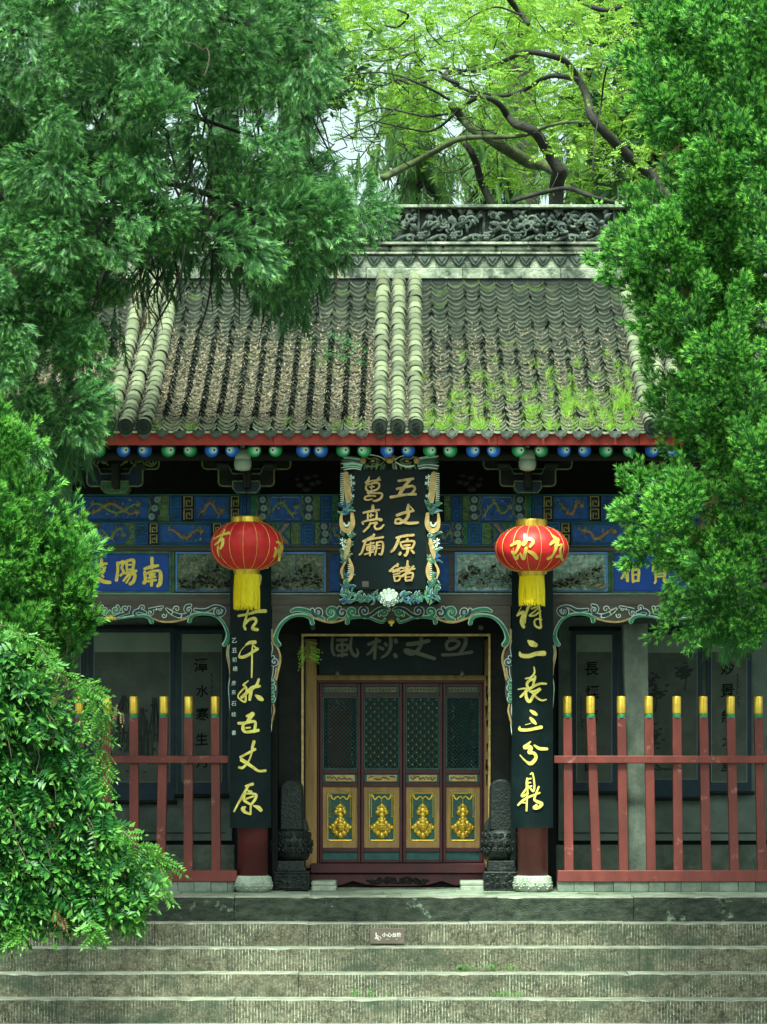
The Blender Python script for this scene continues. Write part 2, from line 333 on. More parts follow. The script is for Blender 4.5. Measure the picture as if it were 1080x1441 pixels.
# ---------------------------------------------------------------- ground, steps, platform
G0 = -1.52
g = MB(); g.box(-400, 400, -400, 600, G0-.5, G0); tag(g.build('ground', 'ground'), kind='structure')
step_rows = [1299, 1334, 1370, 1407, 1444]
steps = empty('stone_steps', (0, 0, 0)); tag(steps, kind='structure')
def rough_slab(name, x0, x1, y0, y1, z0, z1, m, parent, amp=.006, nx=None, seed=0):
    """long stone: front top edge chipped and uneven"""
    nx = nx or max(4, int((x1-x0)/.09)); xs = np.linspace(x0, x1, nx+1); rr = random.Random(seed)
    prof = []
    v = []; f = []
    for i, x in enumerate(xs):
        d1, d2, d3 = rr.uniform(-amp, amp)*.9, rr.uniform(-amp, amp)*.45, rr.uniform(-amp, amp)
        chip = rr.random() < .10; c = .018 if chip else .008
        v += [(x, y1, z0), (x, y0+d3*.6, z0), (x, y0+d1, (z0+z1)/2), (x, y0+d1*.5, z1-c), (x, y0+c, z1+d2), (x, y1, z1)]
    n = 6
    for i in range(nx):
        for k in range(n): f.append((i*n+k, i*n+(k+1) % n, (i+1)*n+(k+1) % n, (i+1)*n+k))
    f.append(tuple(range(n-1, -1, -1))); f.append(tuple(nx*n+k for k in range(n)))
    mb = MB(); mb.add(v, f); mb.m = [1 if (i % 6 in (3, 4) and i < nx*6) else 0 for i in range(len(f))]; return mb.build(name, [m, 'worn_sunlit_stone'], parent, loc=(0, 0, 0))
XL, XR = -7.2, 7.0
prev_z = None; STEPZ = []
for k, row in enumerate(step_rows):
    Yk = -1.65 - .35*k; STEPZ.append((Yk, CZ - (row-1080)*(CD+Yk)/FOC))
zbots = [z for _, z in STEPZ[1:]] + [G0-.02]
rs = random.Random(3)
for k, (Yk, zk) in enumerate(STEPZ):
    joints = {0: [218, 434, 660, 880], 1: [95, 320, 500, 900], 2: [200, 420, 884], 3: [80, 330, 560, 770], 4: [150, 480, 810]}[k]
    xs = [XL] + [XZ(j, 1300, Yk)[0] for j in joints] + [XR]
    for i in range(len(xs)-1):
        rough_slab('step_stone', xs[i]+.003, xs[i+1]-.003, Yk + rs.uniform(-.006, .006), Yk+.5, (zbots[k] - .02), zk + rs.uniform(-.004, .004), 'step_stone', steps, .007, seed=k*10+i)
plat = empty('temple_platform', (0, 0, 0)); tag(plat, kind='structure')
b = MB(); b.box(XL, XR, -1.22, 12, G0, -.06); b.build('platform_core', 'brick', plat)
xs = [XL, *[XZ(j, 1270, -1.3)[0] for j in (120, 330, 545, 700, 892)], XR]
for i in range(len(xs)-1):
    rough_slab('edge_slab', xs[i]+.004, xs[i+1]-.004, -1.30+rs.uniform(-.01, .01), -.93, -.30, rs.uniform(-.004, .004), 'moss_edge', plat, .012, seed=90+i)
rows_ = [(-.925, -.46), (-.455, .02), (.025, .5), (.505, .98), (.985, 1.5), (1.505, 2.1)]
for r_, (ya, yb) in enumerate(rows_):
    x = XL + .3*(r_ % 2)
    while x < XR:
        w = rs.uniform(.75, 1.25); x2 = min(x+w, XR)
        mb = MB(); mb.box(x+.004, x2-.004, ya, yb, -.06, rs.uniform(-.006, .004)); mb.build('paving_slab', 'paving', plat); x = x2
def brick_course(xa, xb, y0, y1, z1):
    x = xa
    while x < xb:
        w = rs.uniform(.17, .23); x2 = min(x+w, xb); mb = MB(); mb.box(x+.003, x2-.003, y0+rs.uniform(0, .012), y1, .005, z1-rs.uniform(0, .006)); mb.build('brick', 'brick', plat); x = x2
# ---------------------------------------------------------------- temple
T = empty('temple_hall', (0, 1.5, 0)); T.location = (0, 0, 0)
tag(T, 'old temple hall with mossy grey tiled roof, painted blue beams and a four-leaf door', 'temple')
BAYX = [-38, 356, 750, 1144]
for px in BAYX:
    x, _ = XZ(px, 1200, 0)
    mb = MB(); mb.lathe([(.165, .17), (.165, 1.5), (.155, 3.4)], (x, 0, 0), 32); c = mb.build('column', 'column_red', T, smooth=True)
    mb = MB(); mb.lathe([(.17, 0), (.195, .03), (.21, .08), (.207, .13), (.19, .165), (.17, .178)], (x, 0, 0), 36)
    for k in range(26):
        t = 2*math.pi*k/26; mb.blob((x+.197*math.cos(t), .197*math.sin(t), .155), .009, 6)
    for k in range(12):
        t = 2*math.pi*k/12
        for q in range(5):
            tt = t + q*.09; mb.blob((x+.206*math.cos(tt), .206*math.sin(tt), .07+.03*math.sin(q*1.5)), (.016, .016, .011), 6)
    mb.build('column_base', 'drum_base', T, smooth=True)
# roof -------------------------------------------------
EY, TY, EZ, RISE = -1.35, 2.6, 4.846, 2.222
def zr(y):
    t = (y-EY)/(TY-EY); return EZ + RISE*(.74*t + .26*t*t)
def slope(y):
    t = (y-EY)/(TY-EY); return math.atan(RISE*(.74+.52*t)/(TY-EY))
RX0, RX1 = -5.0, 5.0
ys = np.linspace(EY+.17, TY, 9); pr = [(y, zr(y)-.055) for y in ys] + [(y, zr(y)-.16) for y in ys[::-1]]
def xprism(mb, prof, x0, x1, mi=0):
    n = len(prof); v = [(x0, y, z) for y, z in prof] + [(x1, y, z) for y, z in prof]
    return mb.add(v, [tuple(range(n)), tuple(range(2*n-1, n-1, -1))] + [(i, i+n, (i+1) % n+n, (i+1) % n) for i in range(n)], mi)
mb = MB()
for i in range(8):
    xprism(mb, [(ys[i], zr(ys[i])-.055), (ys[i+1], zr(ys[i+1])-.055), (ys[i+1], zr(ys[i+1])-.16), (ys[i], zr(ys[i])-.16)], RX0, RX1)
xprism(mb, [(TY+.1, zr(TY)), (TY+4.2, 4.9), (TY+4.2, 4.75), (TY+.1, zr(TY)-.16)], RX0, RX1)
roof = mb.build('roof', 'soffit', T)
# gable and rear walls
mb = MB(); mb.box(RX0+.05, RX1-.05, 6.0, 6.2, 0, 5.0); mb.box(RX0+.05, RX0+.3, 1.7, 6.0, 0, 5.2); mb.box(RX1-.3, RX1-.05, 1.7, 6.0, 0, 5.2); mb.build('rear_wall', 'brick', T)
mb = MB(); mb.box(RX0, RX1, TY-.06, TY+.16, zr(TY)-.2, zr(TY)); mb.build('roof_beam', 'soffit', T)
SEAM0 = XZ(560, 605, EY)[0]; SP = .188
def tile_verts(w=.092, L=.2, sag=.056, th=.023, n=6, lift=.038):
    v = []; f = []
    for yy, lf in ((0, lift), (L, 0)):
        for k in range(n+1):
            x = -w + 2*w*k/n; z = sag*((x/w)**2) - sag + lf
            v.append((x, yy, z)); v.append((x, yy, z-th))
    a = 2*(n+1)
    for k in range(n):
        q = 2*k; f += [(q, q+2, q+2+a, q+a), (q+1, q+1+a, q+3+a, q+3), (q, q+1, q+3, q+2)]
    f += [(0, a, a+1, 1), (2*n, 2*n+1, 2*n+1+a, 2*n+a)]
    return np.array(v), f
TV, TF = tile_verts(); TLIP = [1 if (i % 3 == 2 and 3 <= i < 15) else 0 for i in range(len(TF))]; TLIP2 = [1 if (i % 3 == 2 and i < 18) else 0 for i in range(len(TF))]  # TLIP keeps outer lip faces dark, seam shade put into the colour
tme = bpy.data.meshes.new('tile'); tme.from_pydata([tuple(v) for v in TV], [], TF); tme.materials.append(MATS['tile']); tme.materials.append(MATS['tile_lip_lit']); tme.polygons.foreach_set('material_index', TLIP)
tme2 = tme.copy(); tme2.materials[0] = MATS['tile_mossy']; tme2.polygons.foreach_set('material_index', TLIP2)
rows_s = []; y = EY + .0
while y < TY - .04:
    rows_s.append(y); y += .118*math.cos(slope(y))
cols = list(range(-26, 26)); rt = random.Random(11)
allv = []; allf = []; allm = []
near = []
for r_, y in enumerate(rows_s):
    for k in cols:
        xc = SEAM0 + (k+.5)*SP
        if xc < RX0+.05 or xc > RX1-.05: continue
        jx, jz, ja = rt.gauss(0, .0035), rt.gauss(0, .0035), rt.gauss(0, .018)
        M = Matrix.Translation((xc+jx, y, zr(y)+jz+.004)) @ Matrix.Rotation(slope(y)+rt.gauss(0, .012), 4, 'X') @ Matrix.Rotation(ja, 4, 'Z')
        mossy = rt.random() < (.75 if y < EY+.35 else (.3 if (xc > .2 and y < 0) else .06))
        px = 575+(xc-CX)*FOC/(CD+y)
        if r_ < 6 and -10 < px < 1090 and len(near) < 300:
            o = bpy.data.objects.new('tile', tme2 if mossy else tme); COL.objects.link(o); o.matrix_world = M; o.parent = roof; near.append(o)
        else:
            A = np.array(M); vv = TV @ A[:3, :3].T + A[:3, 3]; b0 = len(allv)*len(TV)
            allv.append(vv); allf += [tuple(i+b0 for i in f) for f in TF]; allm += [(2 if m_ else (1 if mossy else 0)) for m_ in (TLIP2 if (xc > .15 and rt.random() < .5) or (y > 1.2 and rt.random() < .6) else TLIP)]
me = bpy.data.meshes.new('roof_tiles'); me.from_pydata(np.concatenate(allv).tolist(), [], allf); me.materials.append(MATS['tile']); me.materials.append(MATS['tile_mossy']); me.materials.append(MATS['tile_lip_lit'])
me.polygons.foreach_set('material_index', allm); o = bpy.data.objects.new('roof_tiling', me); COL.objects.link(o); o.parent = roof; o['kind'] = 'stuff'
# tube tiles: three triple bands
v = []; f = []; n = 9
for q, (yy, rr) in enumerate(((0, .080), (.012, .086), (.035, .086), (.04, .076), (.215, .072))):
    for k in range(n+1):
        t = math.pi*k/n; v.append((rr*math.cos(t), yy, rr*math.sin(t)*1.0-.005))
for q in range(4):
    for k in range(n): a = q*(n+1)+k; f.append((a, a+1, a+n+2, a+n+1))
cme = bpy.data.meshes.new('cover_tile'); cme.from_pydata(v, [], f); cme.materials.append(MATS['cover_tile']); cme.polygons.foreach_set('use_smooth', [True]*len(f))
cap = MB(); cap.disc(0, 0, .083, -.03, .0, 18); cap.disc(0, 0, .07, -.036, -.03, 18, 1); cap.disc(0, 0, .045, -.044, -.036, 14); cap.disc(0, 0, .018, -.052, -.044, 10)
cap_src = None
for k in (-15, -14, -13, -1, 0, 1, 14, 15, 16) if False else (-16, -15, -14, -1, 0, 1, 14, 15, 16):
    x = SEAM0 + k*SP; y = EY-.02; first = True
    while y < TY-.05:
        a = slope(max(y, EY)); o = bpy.data.objects.new('cover_tile', cme); COL.objects.link(o)
        o.matrix_world = Matrix.Translation((x+rt.gauss(0, .005), y, zr(y)+.035+rt.gauss(0, .003))) @ Matrix.Rotation(a, 4, 'X'); o.parent = roof
        y += .155*math.cos(a)
    if cap_src is None:
        cap_src = cap.build('tile_cap', ['black_stone', 'ridge_dark'], roof); o = cap_src
    else:
        o = cap_src.copy(); COL.objects.link(o)
    o.matrix_world = Matrix.Translation((x, EY-.02, zr(EY)+.035)) @ Matrix.Rotation(.25, 4, 'X'); o.parent = roof
# drip tiles under the wave of the eave
dp = MB(); dp.prism([(-.072, .035), (-.062, .0), (-.045, -.024), (-.022, -.036), (0, -.056), (.022, -.036), (.045, -.024), (.062, 0), (.072, .035)], -.012, 0); dp.prism([(-.045, .01), (-.02, -.02), (0, -.035), (.02, -.02), (.045, .01)], -.018, -.012)
src = None
for k in cols:
    x = SEAM0 + k*SP
    if x < RX0+.1 or x > RX1-.1: continue
    if src is None: src = dp.build('drip_tile', 'drip_tile', roof); o = src
    else: o = src.copy(); COL.objects.link(o)
    o.matrix_world = Matrix.Translation((x+rt.gauss(0, .004), EY+.015, zr(EY)-.035+rt.gauss(0, .006))) @ Matrix.Rotation(.12+rt.gauss(0, .05), 4, 'X') @ Matrix.Rotation(rt.gauss(0, .07), 4, 'Y'); o.parent = roof
# red eave board and rafters
xj = [RX0+.05, *[XZ(p, 600, -1.26)[0] for p in (103, 385, 543, 700, 900)], RX1-.05]
_, zt = XZ(0, 612, -1.27); _, zb = XZ(0, 626, -1.27)
for i in range(len(xj)-1):
    mb = MB(); mb.box(xj[i]+.002, xj[i+1]-.002, -1.27, -1.23, zb, zt+.03); mb.build('eave_board', 'red_board', T, bevel=.003)
mb = MB(); xprism(mb, [(-1.22, zb+.03), (1.4, zr(1.4)-.2), (1.4, zr(1.4)-.17), (-1.22, zb+.07)], RX0+.1, RX1-.1); mb.build('soffit_board', 'soffit', T)
raf = [(-20,'g'),(10,'g'),(41,'b'),(72,'b'),(104,'g'),(139,'g'),(174,'b'),(204,'b'),(237,'g'),(268,'g'),(298,'b'),(327,'b'),(358,'g'),(388,'g'),(427,'b'),(452,'b'),(483,'g'),(513,'g'),(545,'b'),(575,'b'),(605,'g'),(634,'g'),(666,'b'),(695,'b'),(730,'g'),(762,'g'),(794,'b'),(823,'b'),(853,'g'),(886,'g'),(918,'b'),(947,'b'),(980,'g'),(1010,'g'),(1042,'b'),(1072,'b'),(1105,'g')]
_, zc = XZ(0, 633.5, -1.17)
for i, (px, cc) in enumerate(raf):
    x, _ = XZ(px, 633, -1.17); sg = 1 if i % 2 == 0 else -1; r = .072*random.uniform(.96, 1.04)
    mb = MB(); mb.tube([(x, -1.16, zc), (x, 1.3, zc+1.32)], r, 16, 0)
    N_ = 'eye_blue_' if cc == 'b' else 'eye_green_'
    mb.disc(x+sg*.001, zc, r, -1.172, -1.1601, 20, 1)
    mb.disc(x+sg*.008, zc-.001, r*.80, -1.1745, -1.172, 20, 2); mb.disc(x+sg*.015, zc, r*.58, -1.177, -1.1745, 18, 3)
    mb.disc(x+sg*.024, zc, r*.40, -1.1795, -1.177, 16, 4); mb.disc(x+sg*.030, zc, r*.15, -1.182, -1.1795, 12, 5)
    mb.build('rafter', ['soffit', N_+'d', N_+'m', N_+'l', 'eye_white', 'eye_black'], T)
# purlin and dark beams
_, z1 = XZ(0, 641, -.6); _, z2 = XZ(0, 652, -.6)
mb = MB(); mb.tube([(RX0+.2, -.15, 4.93), (RX1-.2, -.15, 4.93)], .11, 14); mb.build('purlin', 'dark_wood', T)
mb = MB(); mb.tube([(RX0+.2, -.62, 4.66), (RX1-.2, -.62, 4.66)], .06, 12); mb.build('eave_purlin', 'dark_wood', T)
# ridge ------------------------------------------------
RY = TY+.02
def band(name, r0, r1, yo, m, segpx=None, bev=.006):
    x0, z1 = XZ(0, r0, RY); _, z0 = XZ(0, r1, RY); xx = RX0
    while xx < RX1:
        w = random.uniform(.8, 1.3) if segpx is None else segpx; x2 = min(xx+w, RX1); mb = MB(); mb.box(xx+.002, x2-.002, RY-yo, RY+.3+random.uniform(0, .02), z0+.001, z1-.001); mb.build(name, m, T, bevel=bev); xx = x2
band('ridge_base', 379, 394, .10, 'ridge_stone')
band('ridge_course', 360.5, 379, .085, 'ridge_stone')
band('ridge_lip', 357, 360.5, .13, 'ridge_stone')
band('ridge_roll', 347, 357, .11, 'ridge_stone', .62, .03)
band('ridge_roll', 343, 347, .14, 'ridge_stone')
band('ridge_panel', 295, 343, .0, 'ridge_dark', 1.0)
band('ridge_coping', 290.5, 295, .13, 'ridge_stone')
# triangles on the course
x = RX0+.05; k = 0
while x < RX1-.1:
    _, za = XZ(0, 362, RY); _, zb_ = XZ(0, 376.5, RY); w = .092
    mb = MB(); mb.prism([(x-w, za), (x+w, za), (x+w*.45, zb_+.035), (x, zb_), (x-w*.45, zb_+.035)], RY-.112, RY-.086); mb.prism([(x-w*.5, za-.018), (x+w*.5, za-.018), (x, zb_+.035)], RY-.124, RY-.112)
    mb.build('ridge_drip', 'ridge_carved', T, bevel=.004); x += .197; k += 1
# carved scroll panels
rc = random.Random(5)
def r3(px, py, yo): a, c = XZ(px, py, RY); return (a, RY-yo, c)
px0 = -60
while px0 < 1120:
    pw = rc.choice((88, 92, 96)); mb = MB(); cxp = px0+pw/2
    mb.tube([r3(px0+1, 296, .02), r3(px0+1, 342, .02)], .022, 6)
    # lower wave with curls
    pts = [(px0+i*pw/16, 336+3.5*math.sin(i*math.pi/4)) for i in range(17)]
    mb.tube([r3(a, b_, .06) for a, b_ in pts], .024, 6)
    for q in range(4):
        c = px0+pw*(q+.5)/4; sg = 1 if q % 2 else -1
        sp = spiral(c, 334+sg*3.5, 6.5, 90*sg, 1.2, sg, .5, 2.4, 9); mb.tube([r3(a, b_, .07+.004*i) for i, (a, b_, w) in enumerate(sp[::-1])], [.012+.006*(i/9) for i in range(9)], 6)
    for q in (0, 1):
        c = px0+pw*(.05+q*.5)
        for t in range(7):
            a = t*2*math.pi/6; mb.blob(r3(c+3.6*math.cos(a)*(t < 6), 334+3.6*math.sin(a)*(t < 6), .10), (.024, .02, .024), 6)
    # upper vegetal scrolls: curls, leaves, stems
    for q in range(11):
        cx_ = px0+rc.uniform(6, pw-6); cy_ = rc.uniform(304, 324); sg = rc.choice((-1, 1)); r_ = rc.uniform(5, 9.5)
        sp = spiral(cx_, cy_, r_, rc.uniform(0, 360), rc.uniform(.9, 1.4), sg, 1, 3, 11)
        tail = sp[-1]; sp2 = sp + [(tail[0]+rc.uniform(-12, 12), tail[1]+rc.uniform(4, 12), 2)]
        mb.tube([r3(min(max(a, px0), px0+pw), min(max(b_, 297), 331), .05+.05*i/len(sp2)) for i, (a, b_, w) in enumerate(sp2)], [.010+.010*min(i, 8)/8 for i in range(len(sp2))], 6)
    for q in range(34):
        cx_ = px0+rc.uniform(5, pw-5); cy_ = rc.uniform(301, 328); a = rc.uniform(-2.6, -.5); L = rc.uniform(8, 17)
        w0 = rc.uniform(.014, .024); p = [(cx_, cy_), (cx_+L*.5*math.cos(a), cy_+L*.5*math.sin(a)-1), (cx_+L*math.cos(a+.4), cy_+L*math.sin(a+.4))]
        mb.tube([r3(min(max(u, px0), px0+pw), max(w_, 296.5), .05+rc.uniform(0, .05)) for u, w_ in p], [.004, w0*1.5, .004], 6, sub=3, flat=.5)
    mb.build('ridge_carving', 'ridge_carved', T, smooth=True); px0 += pw
# ---------------------------------------------------------------- bracket sets
def bracket_set(cx, center_blue, carved, Y=-.35):
    e = empty('bracket_set', (0, 0, 0), T)
    def arm(hw, top, bot, Y0, Y1, fill):
        mb = MB(); h = bot-top
        pts = [(-hw, top), (-hw+2, top-2), (-hw*.62, top-2), (-hw*.5, top+h*.30), (hw*.5, top+h*.30), (hw*.62, top-2), (hw-2, top-2), (hw, top), (hw, bot-5), (hw-1.6, bot-1.6), (hw-5, bot), (-hw+5, bot), (-hw+1.6, bot-1.6), (-hw, bot-5)]
        q = [(cx+a, b_) for a, b_ in pts]; mb.pprism(q, Y0, Y1, 0)
        pl = q + [q[0]]
        mb.tube([P(a, b_, Y0-.002) for a, b_ in pl], .009, 5, 1)
        mb.build('bracket_arm', [fill, 'olive'], e)
    arm(62, 641, 660, Y+.06, Y+.16, 'dark_wood'); arm(39, 659, 684, Y-.02, Y+.10, 'dark_wood' if center_blue else 'deep_blue')
    mb = MB(); mb.pprism([(cx-19, 677), (cx+19, 677), (cx+19, 687), (cx+14, 693), (cx-14, 693), (cx-19, 687)], Y-.10, Y+.2, 0)
    mb.tube([P(a, b_, Y-.102) for a, b_ in ((cx-19, 677), (cx+19, 677), (cx+19, 687), (cx+14, 693), (cx-14, 693), (cx-19, 687), (cx-19, 677))], .008, 5, 1)
    mb.build('bracket_block', ['deep_blue' if center_blue else 'green', 'olive'], e)
    for s in (-1, 1):
        for yy, off in ((640, 52), (658, 33)):
            mb = MB(); mb.pprism([(cx+s*off-9, yy-6), (cx+s*off+9, yy-6), (cx+s*off+9, yy), (cx+s*off+6, yy+4), (cx+s*off-6, yy+4), (cx+s*off-9, yy)], Y-.03, Y+.12)
            mb.build('bearing_block', 'soffit', e, bevel=.004)
    mb = MB(); mb.pbox(cx-5, cx+5, 652, 686, Y-.3, Y+.3); mb.build('beam_head', 'dark_wood', e, bevel=.008)
    if carved:
        mb = MB()
        for s in (-1, 1):
            for k in range(5):
                c = spiral(cx+s*(16+k*9), 648+3*math.sin(k*2.1), 5.5, k*80, 1.1, s, .8, 1.6, 8); mb.tube([P(a, b_, Y-.03) for a, b_, w in c], .010, 5)
            mb.tube([P(cx+s*a, b_, Y-.035) for a, b_ in ((8, 655), (25, 644), (45, 641), (58, 648), (52, 656), (40, 652))], .009, 5, sub=3)
        mb.build('carved_scroll', 'olive', e)
for cx, cb, cv in ((-35, True, False), (162, False, True), (347, True, False), (743, True, False), (947, False, True), (1141, True, False)): bracket_set(cx, cb, cv)
# carved cloud brackets in the dark gap
for cx, s in ((432, 1), (664, -1)):
    mb = MB()
    for a, b_, r in ((0, 688, .05), (-9, 682, .045), (8, 680, .05), (2, 672, .05), (12, 669, .045), (-12, 674, .035), (16, 678, .04)): mb.blob((XZ(cx+s*a, b_, .0)[0], -.02, XZ(0, b_, 0)[1]), (r*1.1, .06, r*.8), 10)
    mb.build('carved_cloud', 'dark_wood', T, smooth=True)
# ---------------------------------------------------------------- painted beams
def both(px0, px1):
    """a slot between bay centre 159 and 551 mirrored to the other bays"""
    out = [(px0, px1, 1)]
    out.append((1102-px1, 1102-px0, -1))
    if px0 >= 159: out.append((318-px1, 318-px0, -1)); out.append((1102-318+px0, 1102-318+px1, 1))
    return [o for o in out if o[1] > -70 and o[0] < 1170]
for nm, t, u, Y in (('upper_beam', 695, 734, .02), ('lower_beam', 734.6, 768, .0)):
    mb = MB(); mb.pbox(-140, 1240, t, u, Y, Y+.22); mb.build(nm, 'dark_wood', T)
mb = MB(); mb.pbox(-140, 1240, 768, 775, -.01, .2); mb.build('beam_strip', 'brown_beam', T)
for t in (695.5, 734, 767):
    mb = MB(); mb.pbox(-140, 1240, t, t+1.4, -.05, .0); mb.build('beam_edge', 'teal', T)
def key(mb, x0, x1, t, u, Y, m):
    w = x1-x0; n = max(2, int((u-t)/w)+0); h = (u-t)/n
    for k in range(n):
        a, b_ = x0+w*.15, x1-w*.15; p, q = t+k*h+1.2, t+(k+1)*h-1.2
        pts = [(a, q), (a, p), (b_, p), (b_, q-h*.12), (a+w*.22, q-h*.12), (a+w*.22, p+h*.32), (b_-w*.2, p+h*.32), (b_-w*.2, p+h*.5)]
        mb.tube([P(x, z, Y) for x, z in pts], .0085, 4, m)
def curls(mb, x0, x1, t, u, Y, m):
    w = x1-x0; n = max(2, round((u-t)/max(w*.75, 7))); h = (u-t)/n
    for k in range(n):
        s = 1 if k % 2 else -1
        c = spiral((x0+x1)/2, t+(k+.5)*h, min(w, h)*.42, 90*s, 1.3, s, 1, 1, 9); mb.tube([P(a, b_, Y) for a, b_, _ in c], .008, 4, m)
        mb.tube([P((x0+x1)/2-s*w*.4, t+k*h+1, Y), P((x0+x1)/2-s*w*.44, t+(k+.6)*h, Y), P((x0+x1)/2+s*w*.3, t+(k+.95)*h, Y)], .007, 4, m)
def dragon(mb, x0, x1, t, u, Y, m, rnd, m2):
    """low relief beast: S-shaped tapering body, legs, mane wisps and cloud scrolls"""
    h = (u-t); W_ = x1-x0; n = 8; ph = rnd.uniform(0, 6); ys_ = [t+h*(.5+.27*math.sin(ph+i*1.1+rnd.uniform(-.4, .4))) for i in range(n)]
    pts = [(x0+W_*(.12+.76*i/(n-1))+rnd.uniform(-2, 2), ys_[i]) for i in range(n)]
    mb.tube([P(a, b_, Y-.004) for a, b_ in pts], [.005+.014*math.sin(math.pi*(i+.6)/n) for i in range(n)], 5, m, sub=4, flat=.6)
    for i in range(n):
        a, b_ = pts[i]
        for _ in range(2): s = rnd.choice((-1, 1)); e_ = rnd.uniform(-5, 5); mb.tube([P(a, b_, Y-.006), P(a+e_*.6, b_+s*h*.14, Y-.009), P(a+e_, b_+s*h*.24+rnd.uniform(-1, 1), Y-.005)], [.007, .005, .002], 4, rnd.choice((m, m2, 2)))
    hx, hy = pts[-1]; mb.blob(P(hx, hy, Y-.01), (.030, .016, .024), 8, m, .15)
    for _ in range(5): mb.tube([P(hx, hy, Y-.01), P(hx+rnd.uniform(-4, 4), hy+rnd.uniform(-4, 4), Y-.014), P(hx+rnd.uniform(-8, 6), hy+rnd.uniform(-6, 6), Y-.008)], [.006, .004, .0015], 4, m2)
    for _ in range(int(W_/6)):
        cx, cy = rnd.uniform(x0+3, x1-3), rnd.uniform(t+2, u-2); mb.tube([P(p, q, Y-.003) for p, q, w in spiral(cx, cy, rnd.uniform(1.4, 2.6), rnd.uniform(0, 360), 1.0, rnd.choice((-1, 1)), 1, 1, 6)], .0045, 4, rnd.choice((m2, 2, 1, 8)))
rf = random.Random(21)
# (x0,x1,kind) for the two rows, left half of the middle bay and right half of a side bay
rowA = [(159, 211, 'bigdragon'), (211, 225, 'pearls_s'), (225, 239, 'gcurl'), (239, 256, 'bkey'), (257, 273, 'ykey'), (273, 324, 'panel'), (324, 338, 'ykey'), (338, 353, 'bkey'), (353, 363, 'gcurl'), (363, 377, 'pearls'), (377, 427, 'gdragon'), (427, 441, 'pearls'), (441, 451, 'gcurl'), (451, 467, 'bkey'), (467, 477, 'gcurl')]
rowB = [(128, 189, 'hex'), (189, 209, 'bkey'), (210, 223, 'ykey'), (223, 298, 'panel'), (299, 313, 'ykey'), (313, 334, 'bkey'), (334, 345, 'gcurl'), (345, 362, 'bkey'), (362, 388, 'gcurl'), (388, 410, 'chevron'), (408, 424, 'gcurl'), (424, 443, 'bkey'), (443, 449, 'gcurl'), (449, 464, 'pearls'), (464, 500, 'gdragon')]
for row, t, u, Y in ((rowA, 697.5, 733, .0), (rowB, 736, 766.5, -.02)):
    for a, b_, kd in row:
        if kd == 'hex': reps = [(128, 190, 1), (912, 974, 1)]
        elif kd == 'bigdragon': reps = [(107, 211, 1), (891, 995, 1)]
        else: reps = both(a, b_)
        for x0, x1, sg in reps:
            mb = MB(); F = {'gcurl': 'green', 'bkey': 'blue', 'ykey': 'dark_wood', 'panel': 'blue', 'gdragon': 'blue', 'bigdragon': 'blue', 'hex': 'green', 'pearls': 'deep_blue', 'pearls_s': 'deep_blue', 'chevron': 'green'}[kd]
            M_ = [F, 'gold_key', 'olive', 'orange_dull', 'pearl', 'leaf_green', 'light_blue', 'blue', 'teal']
            mb.pbox(x0+.4, x1-.4, t, u, Y-.02, Y+.03, 0); yf = Y-.022
            if kd == 'gcurl': curls(mb, x0+1, x1-1, t, u, yf, 5 if rf.random() < .3 else 2)
            elif kd == 'bkey': key(mb, x0+1, x1-1, t+1, u-1, yf, 8)
            elif kd == 'ykey': key(mb, x0, x1, t, u, yf, 1)
            elif kd in ('panel', 'bigdragon'):
                mb.tube([P(p, q, yf) for p, q in ((x0+2, t+2), (x1-2, t+2), (x1-2, u-2), (x0+2, u-2), (x0+2, t+2))], .008, 4, 8); dragon(mb, x0+5, x1-5, t+3, u-3, yf, 3, rf, 2)
                if kd == 'bigdragon': dragon(mb, x0+5, x1-5, t+6, u-6, yf, 2, rf, 1)
            elif kd in ('gdragon',): dragon(mb, x0+2, x1-2, t+3, u-3, yf, 2, rf, 1); mb.tube([P(p, q, yf) for p, q in ((x0+1, (t+u)/2), (x0+6, t+2), (x1-6, t+2), (x1-1, (t+u)/2), (x1-6, u-2), (x0+6, u-2), (x0+1, (t+u)/2))], .007, 4, 2)
            elif kd == 'hex':
                h = (t+u)/2; mb.pprism([(x0+6, h), (x0+16, t+1), (x1-16, t+1), (x1-6, h), (x1-16, u-1), (x0+16, u-1)], Y-.032, Y-.02, 7); dragon(mb, x0+12, x1-12, t+3, u-3, Y-.034, 2, rf, 3)
                for sx in (x0+5, x1-5): curls(mb, sx-5, sx+5, t, u, yf, 2)
            elif kd.startswith('pearls'):
                for k in range(3):
                    cx = (x0+x1)/2 + ((4-4*k)*sg if kd == 'pearls_s' else (1.5 if k == 1 else 0)*sg); x, z = XZ(cx, t+(u-t)*(k+.5)/3, yf); mb.disc(x, z, .036, yf-.012, yf, 14, 4); mb.disc(x, z, .022, yf-.02, yf-.012, 12, 4); mb.disc(x, z, .009, yf-.024, yf-.02, 8, 8)
                for s in (-1, 1): mb.tube([P((x0+x1)/2+s*7+1.6*math.sin(k*1.5)*s, t+(u-t)*k/8, yf) for k in range(9)], .008, 4, 2)
            elif kd == 'chevron':
                h = (t+u)/2; q = [(x0, h), (x0+12, t), (x1, t), (x1-12, h), (x1, u), (x0+12, u)]
                if sg < 0: q = [(x0+x1-p, r_) for p, r_ in q]
                mb.pprism(q, Y-.032, Y-.02, 3); mb.tube([P(p, r_, Y-.034) for p, r_ in q+[q[0]]], .010, 4, 7)
                q2 = [((p-(x0+x1)/2)*.6+(x0+x1)/2, (r_-h)*.7+h) for p, r_ in q]; mb.tube([P(p, r_, Y-.034) for p, r_ in q2+[q2[0]]], .006, 4, 2)
            mb.build('painted_panel', M_, T)
